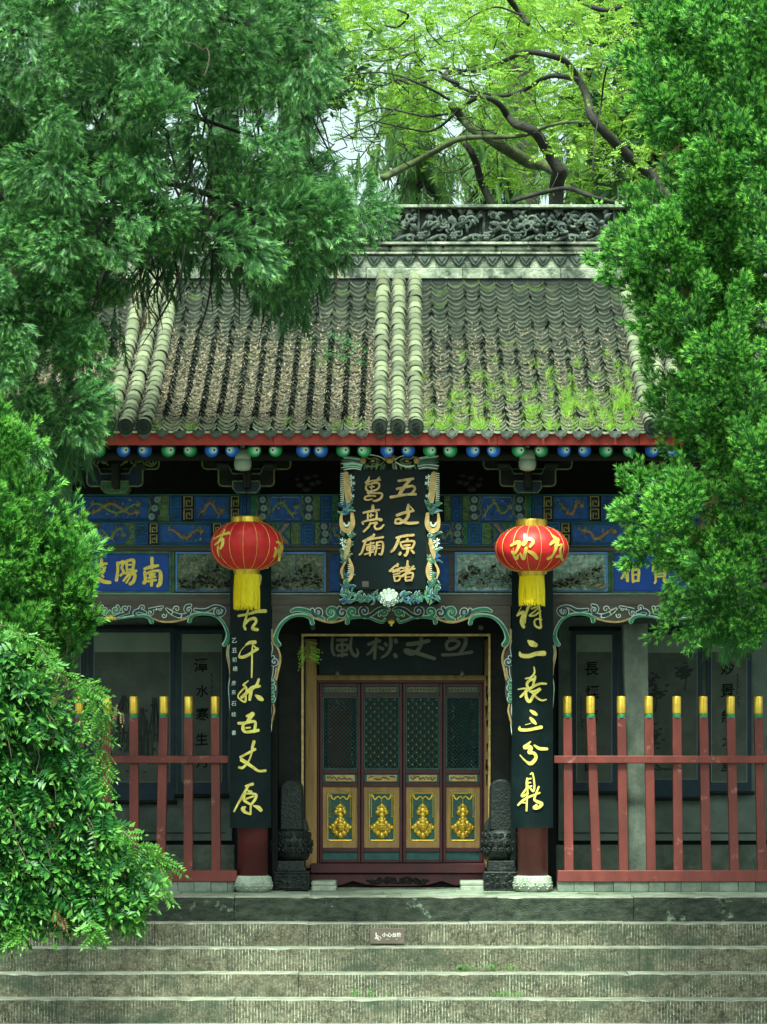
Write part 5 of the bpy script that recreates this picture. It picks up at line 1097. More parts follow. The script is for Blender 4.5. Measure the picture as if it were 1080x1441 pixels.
# ---------------------------------------------------------------- drum stones beside the door
def drum_stone(cx, flip, label):
    Y0 = .28; x, _ = XZ(cx, 0, Y0); e = empty('drum_stone', (x, Y0, 0)); tag(e, label, 'carved stone', 'carved black door stones')
    k = (CD+Y0)/FOC
    def U(mb, n, **kw): return under(mb.build(n, 'black_stone', None, **kw), e)
    def q(dx, py): return (x+dx*k*flip, 0+(1254-py)*k)
    mb = MB(); mb.prism([q(-25, 1254), q(-19, 1254), q(-15, 1251), q(15, 1251), q(19, 1254), q(25, 1254), q(25, 1227), q(-25, 1227)], Y0-.02, Y0+.42); b0 = U(mb, 'plinth', bevel=.008)
    mb = MB()
    for s in (-1, 1):
        for (dx, py, r_) in ((12, 1233, 4), (19, 1236, 3.2), (14, 1243, 4), (20, 1246, 3), (6, 1236, 3), (5, 1245, 3)):
            mb.tube([(q(s*p, r2)[0], Y0-.03, q(s*p, r2)[1]) for p, r2, w in spiral(dx, py, r_, 40*dx, 1.2, s, 1, 1, 8)], .009, 5)
    mb.tube([(q(p, r2)[0], Y0-.025, q(p, r2)[1]) for p, r2 in ((-23, 1229), (23, 1229), (23, 1252), (-23, 1252), (-23, 1229))], .007, 4)
    U(mb, 'plinth_carving')
    mb = MB(); mb.prism([q(-20, 1226.5), q(20, 1226.5), q(21, 1222), q(19, 1220), q(19, 1212), q(-19, 1212), q(-19, 1220), q(-21, 1222)], Y0+.0, Y0+.38); U(mb, 'waist', bevel=.006)
    # bowl
    mb = MB(); ps = [(22, 1211.5), (25, 1205), (28, 1196), (28.5, 1185), (26, 1174), (20, 1168)]
    mb.lathe([(r_*k, (1254-p)*k) for r_, p in ps], (x, Y0+.20, 0), 28, sy=.95); U(mb, 'bowl', smooth=True)
    mb = MB()
    for rowi, (py, rr, nn) in enumerate(((1176, 26.5, 9), (1187, 29, 8), (1197, 28.5, 9))):
        for j in range(nn):
            th = math.pi + math.pi*(j+.5+.25*(rowi % 2))/nn; cxx = x+rr*k*math.cos(th); cyy = Y0+.20+rr*k*.95*math.sin(th); cz = (1254-py)*k
            tx, ty = -math.sin(th), math.cos(th); pts = []
            for p, r2, w in spiral(0, 0, 4.6, 90, 1.3, 1 if j % 2 else -1, 1, 1, 9): pts.append((cxx+tx*p*k, cyy+ty*p*k-.004, cz-r2*k))
            mb.tube(pts, .011, 5)
    U(mb, 'bowl_curls', smooth=True)
    # rounded slab
    arc = [q(16*math.cos(R(a)), 1110-13*math.sin(R(a))) for a in range(0, 181, 15)]
    mb = MB(); mb.prism([q(17, 1170)] + arc + [q(-17, 1170)], Y0+.06, Y0+.30); U(mb, 'slab', bevel=.02)
    mb = MB(); mb.prism([q(16, 1150), q(22, 1158), q(25, 1170), q(10, 1172), q(16, 1120)], Y0+.12, Y0+.26); U(mb, 'slab_scroll', bevel=.01)
drum_stone(410, 1, 'black carved drum stone left of the door, with rounded upright slab')
drum_stone(706, -1, 'black carved drum stone right of the door, next to the right couplet board')
# ---------------------------------------------------------------- step warning sign
Ys = STEPZ[0][0]-.012; x0, z1 = XZ(521, 1306, Ys); x1, z0 = XZ(569.5, 1328, Ys)
e = empty('step_sign', ((x0+x1)/2, Ys, z0)); tag(e, 'small brown warning plate with white characters on the top step riser', 'sign')
mb = MB(); mb.box(x0, x1, Ys-.012, Ys, z0, z1); under(mb.build('plate', 'sign_brown', None, bevel=.003), e)
for ch, px in (('小', 541.2), ('心', 548.4), ('台', 555.2), ('阶', 561.8)): under(text_mesh(ch, px, 1315.4, 6.2, Ys-.0125, 'sign_white', None, off=.02, ext=.001), e)
mb = MB()
for q in ([(529.5, 1313.2, 1.6), (529.6, 1313.6, 1.6)], [(529.5, 1315, 1.4), (530.5, 1319, 1.6), (533, 1320.5, 1.2)], [(530, 1316, .9), (533, 1317.5, .8)], [(530, 1319, 1), (528, 1320.5, .9)], [(529, 1321, .7), (532, 1321, .7), (532, 1322.6, .7), (535.5, 1322.6, .7)], [(533.5, 1318, .7), (536, 1319, .7), (536.5, 1321, .7)]): mb.ribbon(q, Ys-.0125, .001, 0, sub=3)
for a, b_ in ((543, 548), (557, 560)): mb.ribbon([(a, 1321.6, .35), (b_, 1321.6, .35)], Ys-.0125, .001, 0, sub=2)
under(mb.build('pictogram', 'sign_white', None), e)
# ================================================================ vegetation
def poly_contains(poly, pts):
    x, y = pts[:, 0], pts[:, 1]; inside = np.zeros(len(pts), bool); n = len(poly)
    for i in range(n):
        x1, y1 = poly[i]; x2, y2 = poly[(i+1) % n]
        c = ((y1 > y) != (y2 > y)) & (x < (x2-x1)*(y-y1)/((y2-y1) + 1e-12) + x1); inside ^= c
    return inside
def template(kind, rng):
    """a small spray along +Z, unit length. returns verts, tris, material index"""
    v = []; t = []; m = []
    def tri(a, b, c, mi): k = len(v); v.extend([a, b, c]); t.append((k, k+1, k+2)); m.append(mi)
    def blade(p, d, L, w, mi, side):
        p = np.array(p); d = np.array(d)/np.linalg.norm(d); s = np.cross(d, side); s = s/(np.linalg.norm(s)+1e-9)*w/2
        tri(p-s, p+s, p+d*L, mi)
    if kind == 'frond':          # scale-leaved conifer spray, loosely flat
        n = 12
        for i in range(n):
            z = .05+.85*i/n; sg = 1 if i % 2 else -1; L = (.50-.30*z)*rng.uniform(.75, 1.25)
            blade((0, 0, z), (sg*rng.uniform(.25, .7), rng.uniform(-.35, .35), .8), L*1.15, .062, 1 if z > .5 else 0, (0, 1, .2))
        blade((0, 0, 0), (0, 0, 1), 1.05, .06, 0, (0, 1, 0)); blade((0, 0, .6), (.1, .1, 1), .45, .08, 1, (0, 1, 0))
    elif kind == 'tuft':         # dense upright juniper tuft, three-dimensional
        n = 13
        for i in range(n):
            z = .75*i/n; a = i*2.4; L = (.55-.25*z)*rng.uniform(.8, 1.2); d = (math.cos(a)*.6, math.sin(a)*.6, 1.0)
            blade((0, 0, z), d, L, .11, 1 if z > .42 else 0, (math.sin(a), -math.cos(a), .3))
        blade((0, 0, .5), (0, 0, 1), .5, .08, 1, (0, 1, 0))
    elif kind == 'drape':        # hanging thread-like twigs
        for i in range(14):
            z = .8*i/14; sg = 1 if i % 2 else -1
            blade((0, 0, z), (sg*.28, rng.uniform(-.2, .2), 1), .34, .045, 1 if z > .6 else 0, (0, 1, 0))
        blade((0, 0, 0), (0, 0, 1), 1., .035, 0, (0, 1, 0))
    elif kind in ('pinnate', 'pinnate_big'):   # compound leaf: paired leaflets
        n = 6 if kind == 'pinnate' else 5
        for i in range(n*2+1):
            end = i == n*2; z = (.12+.78*(i//2)/n) if not end else .92; sg = 1 if i % 2 else -1
            d = np.array((sg*.95, rng.uniform(-.15, .15), .42)) if not end else np.array((0, 0, 1.)); d /= np.linalg.norm(d)
            L = (.30 if kind == 'pinnate' else .36)*rng.uniform(.85, 1.1)*(1-.2*abs(z-.5)); w = L*(.42 if kind == 'pinnate' else .44)
            p = np.array((0, 0, z)); s = np.cross(d, (0, 1, 0)); s /= np.linalg.norm(s); up = np.array((0, -.12, 0))*L
            a = p+d*L*.12; b1 = p+d*L*.5+s*w/2-up; b2 = p+d*L*.5-s*w/2-up; c = p+d*L; mid = p+d*L*.5+up*.6
            mi = 1 if z > .62 else 0
            tri(a, b1, mid, mi); tri(mid, b1, c, mi); tri(a, mid, b2, mi); tri(mid, c, b2, mi)
        blade((0, 0, 0), (0, 0, 1), .95, .018, 0, (0, 1, 0))
    elif kind == 'leafspray':    # broad small leaves round a twig
        for i in range(11):
            z = .08+.85*i/11; a = i*2.4+rng.uniform(-.4, .4); d = np.array((math.cos(a), math.sin(a), .55)); d /= np.linalg.norm(d); L = .32*rng.uniform(.8, 1.2); w = L*.45
            p = np.array((0, 0, z)); s = np.cross(d, (0, 0, 1)); s /= np.linalg.norm(s); mi = 1 if i > 6 else 0
            tri(p+d*.03, p+d*L*.5+s*w/2, p+d*L, mi); tri(p+d*.03, p+d*L, p+d*L*.5-s*w/2, mi)
    elif kind == 'blade':
        blade((-.02, 0, 0), (.1, 0, 1), .6, .06, 0, (0, 1, 0)); k = .58
        tri((.03, 0, .0), (.05, 0, .0), (.35, .1, .95), 0); tri((-.03, 0, 0), (-.05, .02, 0), (-.3, -.12, .75), 0); tri((0, .02, 0), (.02, .02, 0), (-.08, .1, 1.0), 0)
    return np.array(v, float), np.array(t), np.array(m)
def foliage(name, kinds, pos, dirs, scl, mats, parent=None, roll=None, rng=RNG, nvar=4):
    """merge many sprays into one mesh; each follows its own direction"""
    pos = np.asarray(pos, float); dirs = np.asarray(dirs, float); dirs /= np.linalg.norm(dirs, axis=1, keepdims=True)+1e-9; scl = np.asarray(scl, float)
    V = []; F = []; M = []; base = 0; tp = [template(k, rng) for k in kinds for _ in range(nvar)]
    pick = rng.integers(0, len(tp), len(pos))
    for q, (tv, tf, tm) in enumerate(tp):
        i = np.where(pick == q)[0]
        if not len(i): continue
        D = dirs[i]; r = rng.normal(size=D.shape); A = np.cross(D, r); A /= np.linalg.norm(A, axis=1, keepdims=True)+1e-9; B = np.cross(D, A)
        v = pos[i][:, None, :] + scl[i][:, None, None]*(tv[None, :, 0:1]*A[:, None, :] + tv[None, :, 1:2]*B[:, None, :] + tv[None, :, 2:3]*D[:, None, :])
        n = len(i); V.append(v.reshape(-1, 3)); off = base + np.arange(n)*len(tv); F.append((tf[None] + off[:, None, None]).reshape(-1, 3)); M.append(np.tile(tm, n)); base += n*len(tv)
    V = np.concatenate(V); F = np.concatenate(F); M = np.concatenate(M)
    me = bpy.data.meshes.new(name); me.vertices.add(len(V)); me.vertices.foreach_set('co', V.ravel()); me.loops.add(len(F)*3); me.loops.foreach_set('vertex_index', F.ravel().astype(np.int32))
    me.polygons.add(len(F)); me.polygons.foreach_set('loop_start', np.arange(len(F), dtype=np.int32)*3); me.polygons.foreach_set('loop_total', np.full(len(F), 3, np.int32))
    for m_ in mats: me.materials.append(MATS[m_])
    me.polygons.foreach_set('material_index', M.astype(np.int32)); me.update(calc_edges=True)
    o = bpy.data.objects.new(name, me); COL.objects.link(o)
    if parent: o.parent = parent; o.matrix_parent_inverse = Matrix.Translation(-Vector(parent.location))
    TRI[0] += len(F); return o
TRI = [0]
def pts_px(poly, n, Y0, Y1, rng, holes=()):
    poly = np.array(poly, float); lo, hi = poly.min(0), poly.max(0); out = []
    while len(out) < n:
        q = rng.uniform(lo, hi, (n*3, 2)); q = q[poly_contains(poly, q)]
        for (hx, hy, hr) in holes: q = q[((q[:, 0]-hx)**2 + (q[:, 1]-hy)**2) > hr*hr]
        out += list(q)
    out = np.array(out[:n]); Y = rng.uniform(Y0, Y1, n); k = (CD+Y)/FOC
    return np.stack([CX+(out[:, 0]-575)*k, Y, CZ-(out[:, 1]-1080)*k], 1)
def plumes(centers, axes, lens, rads, per, rng, out=.9, tipbias=.3, shape=1.0):
    """sprays on the skin of tapering plumes"""
    P_, D_ = [], []
    for c, a, L, r, in zip(centers, axes, lens, rads):
        a = a/np.linalg.norm(a); n = per; t = rng.uniform(0, 1, n)**(1-tipbias*.5); th = rng.uniform(0, 2*math.pi, n)
        u = np.cross(a, (0.3, 1, .2)); u /= np.linalg.norm(u); w = np.cross(a, u)
        prof = r*np.sqrt(np.clip(1-(t*1.02-.25)**2/.62, .04, 1))*rng.uniform(.55, 1.05, n)
        rad = np.cos(th)[:, None]*u + np.sin(th)[:, None]*w
        P_.append(c + a*(t*L)[:, None] + rad*prof[:, None]); D_.append(a*shape*(.55+.6*t[:, None]) + rad*out + rng.normal(0, .22, (n, 3)))
    return np.concatenate(P_), np.concatenate(D_)
def flames(centers, axes, lens, rads, nsub, per, rng, out=.5, shape=1.1):
    """plumes broken into many small pointed side plumes, so the outline is ragged"""
    C_, A_, L_, R_ = [], [], [], []
    for c, a, L, r in zip(centers, axes, lens, rads):
        a = a/np.linalg.norm(a); u = np.cross(a, (0.3, 1, .2)); u /= np.linalg.norm(u); w = np.cross(a, u)
        for _ in range(nsub):
            t = rng.uniform(0, 1); th = rng.uniform(0, 2*math.pi); rad = math.cos(th)*u+math.sin(th)*w; pr = r*math.sqrt(max(.05, 1-(t*1.02-.25)**2/.62))*rng.uniform(.3, 1.0)
            C_.append(c+a*t*L+rad*pr); A_.append(a*(.6+.6*t)+rad*.55+rng.normal(0, .22, 3)+np.array((0, 0, .12))); L_.append(rng.uniform(.12, .34)); R_.append(rng.uniform(.03, .075))
    return plumes(np.array(C_), np.array(A_), L_, R_, per, rng, out=out, shape=shape)
def limbs(mb, root, targets, rng, r0=.05, r1=.01, sag=.0, mi=0):
    for t in targets:
        t = np.array(t); m1 = root*.6+t*.4 + rng.normal(0, .12, 3) + np.array((0, 0, sag)); m2 = root*.25+t*.75+rng.normal(0, .10, 3)+np.array((0, 0, sag))
        mb.tube([root, m1, m2, t], [r0, r0*.7, r0*.45, r1], 5, mi, sub=3)
def tree_root(name, loc, label, cat='tree', group=None):
    e = empty(name, loc); tag(e, label, cat, group); return e
def under2(o, par): o.parent = par; o.matrix_parent_inverse = Matrix.Translation(-Vector(par.location)); return o
g = np.random.default_rng(100)
# ---- large hanging cypress, upper left -------------------------------------------------
Yc0, Yc1 = -5.2, -2.2
e = tree_root('cypress_tree', (-6.2, -3.8, G0), 'tall drooping dark green cypress filling the upper left, hanging over the roof')
polyL = [(-70, -60), (468, -60), (478, 60), (452, 130), (455, 190), (500, 235), (530, 290), (538, 322), (505, 350), (462, 372), (440, 420), (400, 430), (372, 385), (330, 365), (290, 378), (240, 375), (215, 392), (205, 440), (188, 480), (160, 545), (150, 600), (110, 650), (60, 640), (-70, 620)]
holes = [(131, 212, 22), (262, 150, 30), (320, 168, 28), (278, 200, 24), (262, 235, 22), (428, 286, 20), (180, 100, 22), (120, 258, 16), (230, 190, 20), (150, 160, 20), (200, 260, 16), (355, 260, 16)]
polyL = [(a-(26 if b_ > 350 else 16 if a > 300 else 0), b_-(18 if b_ > 340 and a > 100 else 0)) for a, b_ in polyL]
cen = pts_px(polyL, 560, Yc0, Yc1, g, holes)
ax = np.stack([g.normal(.12, .45, len(cen)), g.normal(-.35, .25, len(cen)), g.normal(-.25, .45, len(cen))], 1)
Pp, Dd = plumes(cen, ax, g.uniform(.22, .45, len(cen)), g.uniform(.10, .20, len(cen)), 100, g, out=.55)
Dd += np.array((0, -.1, -.15))
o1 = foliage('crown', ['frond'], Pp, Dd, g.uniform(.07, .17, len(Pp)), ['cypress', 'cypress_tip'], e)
# lower fringe hanging over the roof
fr = []; frd = []
for (fx, fy, fl, n_) in ((175, 470, 40, 12), (205, 400, 55, 16), (235, 385, 70, 22), (262, 380, 60, 18), (300, 370, 45, 16), (335, 370, 60, 18), (362, 380, 70, 24), (385, 400, 75, 36), (410, 420, 60, 36), (430, 400, 55, 28), (455, 380, 40, 18), (150, 570, 60, 30), (120, 620, 60, 36), (90, 640, 90, 40), (60, 640, 90, 40), (130, 600, 60, 26), (100, 680, 60, 26)):
    for k in range(n_):
        px = fx+g.normal(0, 9); py = fy-22+g.uniform(-.3, .8)*fl; px -= (14 if fy > 400 and fx < 240 else 0); fr.append(P(px, py, g.uniform(-3.6, -2.4))); frd.append((g.normal(0, .25), g.normal(-.1, .2), -1))
foliage('hanging_twigs', ['drape', 'frond'], fr, frd, g.uniform(.18, .34, len(fr)), ['cypress', 'cypress'], e)
fr = [P(x+g.normal(0, 8), y+g.normal(0, 14), -3.4) for x, y in ((20, 225), (205, 440), (350, 235), (462, 365), (195, 400), (14, 370), (262, 268), (290, 300), (465, 350), (395, 80), (210, 70)) for _ in range(9)]
foliage('dead_twigs', ['drape'], fr, [(g.normal(0, .3), -.2, -1) for _ in fr], g.uniform(.12, .25, len(fr)), ['dead', 'dead'], e)
mb = MB()
mb.tube([(-6.2, -3.8, G0-.1), (-6.0, -3.7, 3), (-5.4, -3.6, 7), (-4.8, -3.5, 12)], [.36, .32, .26, .12], 12, 0, sub=4)
for z0, (tx, ty) in ((6.2, (330, 330)), (7.0, (450, 330)), (7.6, (380, 200)), (8.4, (440, 60)), (9.0, (330, -30)), (6.5, (160, 240)), (7.8, (220, 90))):
    t = np.array(P(tx, ty, -3.6)); r0 = np.array((-5.6, -3.6, z0)); m1 = r0*.6+t*.4+np.array((0, 0, .5)); m2 = r0*.3+t*.7+np.array((0, 0, .35)); mb.tube([r0, m1, m2, t], [.085, .06, .035, .01], 6, 0, sub=4)
for k in range(150):
    tx = g.uniform(95, 440); ty = g.uniform(40, 390); a = np.array(P(tx, ty, g.uniform(-4.4, -2.6))); b_ = a+np.array((g.normal(0, .16), g.normal(0, .2), -g.uniform(.3, .8))); m_ = (a+b_)/2+g.normal(0, .06, 3); mb.tube([a, m_, b_], [.013, .009, .004], 4, 0, sub=3)
under2(mb.build('trunk', 'bark_dark', None, smooth=True), e)
mb = MB()
for q in ([(520+0, 62), (535, 60), (552, 64), (570, 70), (582, 68), (590, 80), (584, 96), (574, 108)],):
    mb = MB(); mb.tube([P(a/2, b_, -5.3) for a, b_ in q], .007, 5, 0, sub=3); under2(mb.build('bare_twig', 'bark_brown', None, smooth=True), e)
# ---- large juniper, right ---------------------------------------------------------------
e = tree_root('juniper_tree', (4.9, -4.0, G0), 'big bright green juniper covering the right side and hanging before the porch')
polyR = [(905, -60), (1160, -60), (1160, 880), (1060, 850), (1010, 850), (965, 800), (925, 772), (885, 760), (868, 715), (880, 690), (925, 700), (935, 640), (915, 560), (885, 490), (862, 435), (858, 395), (880, 370), (925, 345), (925, 290), (895, 230), (880, 165), (875, 90), (895, 30)]
polyR = [(a+(32+(34 if b_ > 600 else 52 if b_ < 350 else 62 if b_ > 450 else 36) if a < 1000 else 0), b_) for a, b_ in polyR]
cen = pts_px(polyR, 185, -5.7, -2.6, g)
extra = [(868, 400), (858, 425), (875, 385), (880, 455), (900, 480), (915, 300), (892, 200), (878, 140), (885, 90), (880, 170), (868, 730), (872, 700), (880, 760), (900, 770), (930, 780), (985, 80), (975, 160), (1000, 60), (1020, 330), (960, 430), (940, 520), (1050, 260), (1060, 130), (1040, 420), (975, 560), (1010, 500), (1060, 560), (900, 740), (985, 830), (1020, 850), (1050, 870), (1000, 800)]
cen = np.concatenate([cen, np.array([P(x+(34+(30 if y > 600 else 50 if y < 350 else 60 if y > 450 else 34) if x < 950 else 10), y+14, g.uniform(-5.6, -4.2)) for x, y in extra])])
side = (cen[:, 0]-5.0)/2.0
ax = np.stack([side*.5+g.normal(0, .28, len(cen)), g.normal(-.3, .3, len(cen)), np.where(cen[:, 2] < 3.6, g.normal(.15, .5, len(cen)), g.normal(.95, .25, len(cen)))], 1)
fill = np.array([P(x+34, y, g.uniform(-5.0, -3.6)) for x, y in ((950, 500), (945, 540), (940, 580), (945, 620), (950, 660), (975, 600), (1000, 560), (965, 640), (985, 520), (1000, 650), (935, 560), (940, 640), (930, 460), (960, 480))])
cen = np.concatenate([cen, fill]); side = (cen[:, 0]-5.0)/2.0; ax = np.concatenate([ax, np.stack([g.normal(-.1, .25, len(fill)), g.normal(-.3, .2, len(fill)), g.normal(.7, .3, len(fill))], 1)])
low = (cen[:, 2] < 3.9)
Pp, Dd = flames(cen, ax, g.uniform(.35, .85, len(cen))*np.where(low, .55, 1), g.uniform(.12, .26, len(cen)), 9, 36, g)
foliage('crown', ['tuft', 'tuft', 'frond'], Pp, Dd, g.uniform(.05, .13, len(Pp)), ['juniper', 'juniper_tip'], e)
fr = [P(x+g.normal(0, 11), y+g.normal(0, 12), g.uniform(-4.6, -3.2)) for x, y, n_ in ((1000, 800, 60), (1000, 830, 60), (1000, 860, 60), (1030, 860, 50), (1060, 870, 50), (985, 775, 40), (1000, 880, 30), (975, 770, 24), (1015, 820, 40), (1040, 900, 16)) for _ in range(n_)]
foliage('hanging_twigs', ['frond'], fr, [(g.normal(-.2, .3), g.normal(-.2, .2), -1) for _ in fr], g.uniform(.16, .28, len(fr)), ['juniper', 'juniper'], e)
fr = [P(x+g.normal(0, 10), y+g.normal(0, 8), -5.0) for x, y in ((1022, 770), (1040, 690), (990, 720), (950, 400), (1010, 200), (940, 690), (985, 750), (960, 410), (940, 232)) for _ in range(12)]
foliage('dead_twigs', ['frond'], fr, [(g.normal(0, .5), -.3, g.normal(0, .6)) for _ in fr], g.uniform(.08, .16, len(fr)), ['dead', 'dead'], e)
mb = MB(); mb.tube([(4.9, -4.0, G0-.1), (4.85, -4, 3), (4.7, -4.1, 7), (4.6, -4, 11)], [.30, .26, .2, .07], 12, 0, sub=4)
for c in cen[::5]: limbs(mb, np.array((4.75, -3.6, max(1.8, c[2]-.7))), [c+np.array((.1, .35, 0))], g, .035, .006)
under2(mb.build('trunk', 'bark_dark', None, smooth=True), e)
# ---- two low junipers, left edge --------------------------------------------------------
def low_juniper(label, base, poly, n, Y0, Y1, seed, topdir):
    n = int(n*.7); r_ = np.random.default_rng(seed); e = tree_root('juniper_bush', base, label, 'juniper', 'young junipers at the left edge')
    cen = pts_px(poly, n, Y0, Y1, r_); bx = base[0]
    bx = P(*topdir, Y0)[0]
    ax = np.stack([(cen[:, 0]-bx)*.35-.05+r_.normal(.05, .15, n), r_.normal(-.35, .2, n), r_.normal(1.0, .15, n)], 1)
    Pp, Dd = flames(cen, ax, r_.uniform(.25, .5, n), r_.uniform(.10, .2, n), 8, 30, r_, out=.4, shape=1.2)
    foliage('crown', ['tuft', 'frond'], Pp, Dd, r_.uniform(.06, .14, len(Pp)), ['juniper', 'juniper_tip'], e, rng=r_)
    mb = MB(); top = np.array(P(*topdir, (Y0+Y1)/2)); bx = base[0]; mb.tube([base, (base[0]*.8+top[0]*.2, base[1], -.6), tuple(np.array(base)*.45+top*.55), tuple(top)], [.09, .08, .05, .02], 8, 0, sub=4)
    for c in cen[::4]: limbs(mb, np.array((bx+(top[0]-bx)*.4, base[1], c[2]-.5)), [c], r_, .025, .006)
    under2(mb.build('trunk', 'bark_brown', None, smooth=True), e)
low_juniper('bright young juniper at the far left edge, topmost of the two', (XZ(-150, 0, -5.5)[0], -5.5, G0), [(-90, 665), (8, 650), (30, 680), (48, 740), (38, 800), (48, 880), (40, 960), (-90, 1000)], 70, -6.0, -5.2, 5, (0, 650))
low_juniper('green young juniper in front of the blue signboard and left scroll', (XZ(-150, 0, -5.2)[0], -5.2, G0), [(66, 785), (84, 772), (98, 800), (110, 848), (108, 895), (90, 960), (20, 960), (28, 900), (50, 820)], 64, -5.6, -4.8, 6, (100, 760))
# ---- broad-leaved arching shrub, lower left ---------------------------------------------
r_ = np.random.default_rng(9); base = (XZ(-150, 0, -6.3)[0], -6.3, G0)
e = tree_root('leafy_shrub', base, 'glossy broad-leaved arching shrub spilling over the steps at lower left', 'shrub')
polyB = [(-90, 905), (-10, 910), (30, 940), (62, 980), (88, 1005), (104, 1045), (116, 1090), (140, 1130), (172, 1178), (205, 1212), (200, 1248), (182, 1280), (130, 1292), (60, 1282), (0, 1305), (-90, 1315)]
q = pts_px(polyB, 2300, -7.2, -5.8, r_)
# bulge: the middle of the shrub stands nearer than its rim
Yo_ = q[:, 1].copy(); q[:, 1] = -6.0 - 1.2*r_.uniform(0, 1, len(q))**.6
q[:, 0] = CX+(q[:, 0]-CX)*(CD+q[:, 1])/(CD+Yo_); q[:, 2] = CZ+(q[:, 2]-CZ)*(CD+q[:, 1])/(CD+Yo_)
dl = np.stack([.5+r_.normal(0, .4, len(q)), r_.normal(-.45, .25, len(q)), r_.normal(-.75, .35, len(q))], 1)
up_ = q[:, 2] > 1.6; dl[up_, 2] += .45
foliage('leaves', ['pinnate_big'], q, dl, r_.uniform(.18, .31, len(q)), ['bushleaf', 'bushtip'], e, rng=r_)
# arching sprays that leave the outline
arcs = [([(60, 940), (95, 950), (120, 975), (135, 1010), (146, 1060), (152, 1110)], 14), ([(90, 990), (120, 960), (140, 985), (150, 1020)], 9), ([(150, 1150), (185, 1180), (215, 1205), (244, 1215)], 9), ([(190, 1190), (218, 1200), (228, 1230), (232, 1262)], 8), ([(150, 1240), (185, 1280), (190, 1305)], 6), ([(20, 1270), (30, 1300), (22, 1325)], 6), ([(110, 1270), (130, 1300), (134, 1318)], 6), ([(-10, 900), (20, 890), (50, 905), (80, 940)], 9), ([(0, 880), (15, 884), (24, 892)], 5)]
ap = []; ad = []; mb = MB()
for pts, n_ in arcs:
    w = [np.array(P(a, b_, -7.1+.15*r_.normal())) for a, b_ in pts]; cu_ = catmull([(*a, 0) for a in w], 6); mb.tube([c[:3] for c in cu_], [.008-.005*i/len(cu_) for i in range(len(cu_))], 4)
    for k in range(n_*3):
        i = int(len(cu_)*(k+.5)/(n_*3)); i = min(i, len(cu_)-2); d = (cu_[i+1]-cu_[i])[:3]; ap.append(cu_[i][:3]); ad.append(d/np.linalg.norm(d)*.5+np.array(((1 if k % 2 else -1)*.5, -.35, -.25))+r_.normal(0, .25, 3))
foliage('arching_leaves', ['pinnate_big'], ap, ad, r_.uniform(.13, .20, len(ap)), ['bushtip', 'bushtip'], e, rng=r_)
ap = [P(x+r_.normal(0, 5), y+r_.normal(0, 9), -7.2) for x, y in ((78, 955), (90, 1290), (165, 1000), (88, 1165), (85, 1280)) for _ in range(3)]
foliage('dry_leaves', ['pinnate'], ap, [(r_.normal(0, .3), -.2, -1) for _ in ap], [.12]*len(ap), ['dead', 'dead'], e, rng=r_)
B0 = np.array(base)
for a in pts_px([(-60, 960), (20, 960), (90, 1040), (120, 1120), (150, 1200), (120, 1240), (-60, 1240)], 26, -6.6, -6.3, r_): m_ = B0*.5+a*.5+np.array((0, 0, .5)); mb.tube([B0, m_, a], [.03, .018, .006], 5, 0, sub=4)
for a in pts_px([(0, 960), (60, 990), (110, 1060), (150, 1160), (150, 1200), (0, 1200)], 14, -7.3, -7.25, r_): mb.tube([a, a+np.array((.05, 0, -.10)), a+np.array((.06+r_.normal(0, .04), 0, -.26))], .0035, 4, 0, sub=3)
under2(mb.build('stems', 'bark_brown', None, smooth=True), e)
# ---- scholar tree behind the ridge -------------------------------------------------------
r_ = np.random.default_rng(12); YT = 9.0; base = (*XZ(790, 0, YT)[:1], YT, G0); base = (base[0], YT, G0)
e = tree_root('scholar_tree', base, 'old spreading tree with dark crooked limbs and yellow-green leaves behind the roof')
mb = MB()
def limb(pts, w0, w1, dy=0., mi=0):
    n = len(pts); k = (CD+YT)/FOC
    w = [P(a, b_, YT+dy+.35*math.sin(i*1.3+w0)) for i, (a, b_) in enumerate(pts)]; mb.tube(w, [(w0+(w1-w0)*i/(n-1))*k*.43 for i in range(n)], 9, mi, sub=5)
limb([(783, 330), (784, 262), (790, 240)], 26, 24)
limb([(790, 245), (772, 215), (757, 190), (742, 180), (728, 176), (716, 165), (706, 150), (692, 140), (675, 137), (655, 148), (638, 162)], 20, 4, -.4)
limb([(960, 300), (920, 250), (880, 215), (850, 185), (832, 162), (826, 135), (812, 108), (795, 86), (770, 77), (740, 73), (718, 82), (690, 94), (660, 100), (630, 96), (600, 100)], 19, 3, .2)
limb([(812, 112), (795, 108), (775, 107), (755, 116), (738, 127), (720, 133), (700, 135), (680, 132), (660, 128), (636, 116), (618, 100)], 9, 4, .1)
limb([(790, 245), (770, 232), (745, 228), (722, 215), (700, 202), (682, 190), (665, 180), (650, 165), (636, 148)], 24, 14, .3, 1)
limb([(540, 250), (565, 237), (590, 225), (618, 210), (645, 196), (675, 193), (705, 193), (740, 190), (770, 178), (800, 172), (830, 173)], 12, 4, -.7, 1)
limb([(650, 196), (664, 215), (672, 235), (680, 262), (700, 300)], 10, 14, .8)
limb([(705, -20), (722, 5), (735, 22), (744, 34)], 12, 7, 0); limb([(800, -14), (825, 5), (848, 14), (872, 10)], 9, 7, 0)
limb([(720, 283), (760, 272), (800, 265), (828, 275), (860, 284), (900, 286)], 7, 8, -1.0)
limb([(877, 70), (858, 88), (850, 115), (846, 150), (838, 190), (834, 240)], 4, 2, -1.2)
limb([(636, 98), (625, 108), (645, 118), (638, 122)], 9, 4, -.2); limb([(600, 115), (580, 118), (560, 112), (540, 120), (520, 118)], 5, 2, -.3)
limb([(735, 22), (700, 10), (670, 20), (645, 38)], 4, 1.5, .3); limb([(560, 14), (575, 22), (560, 38), (542, 36)], 4, 3, .2); limb([(638, 162), (620, 178), (600, 185), (570, 180), (520, 170), (490, 175)], 5, 1.5, -.4)
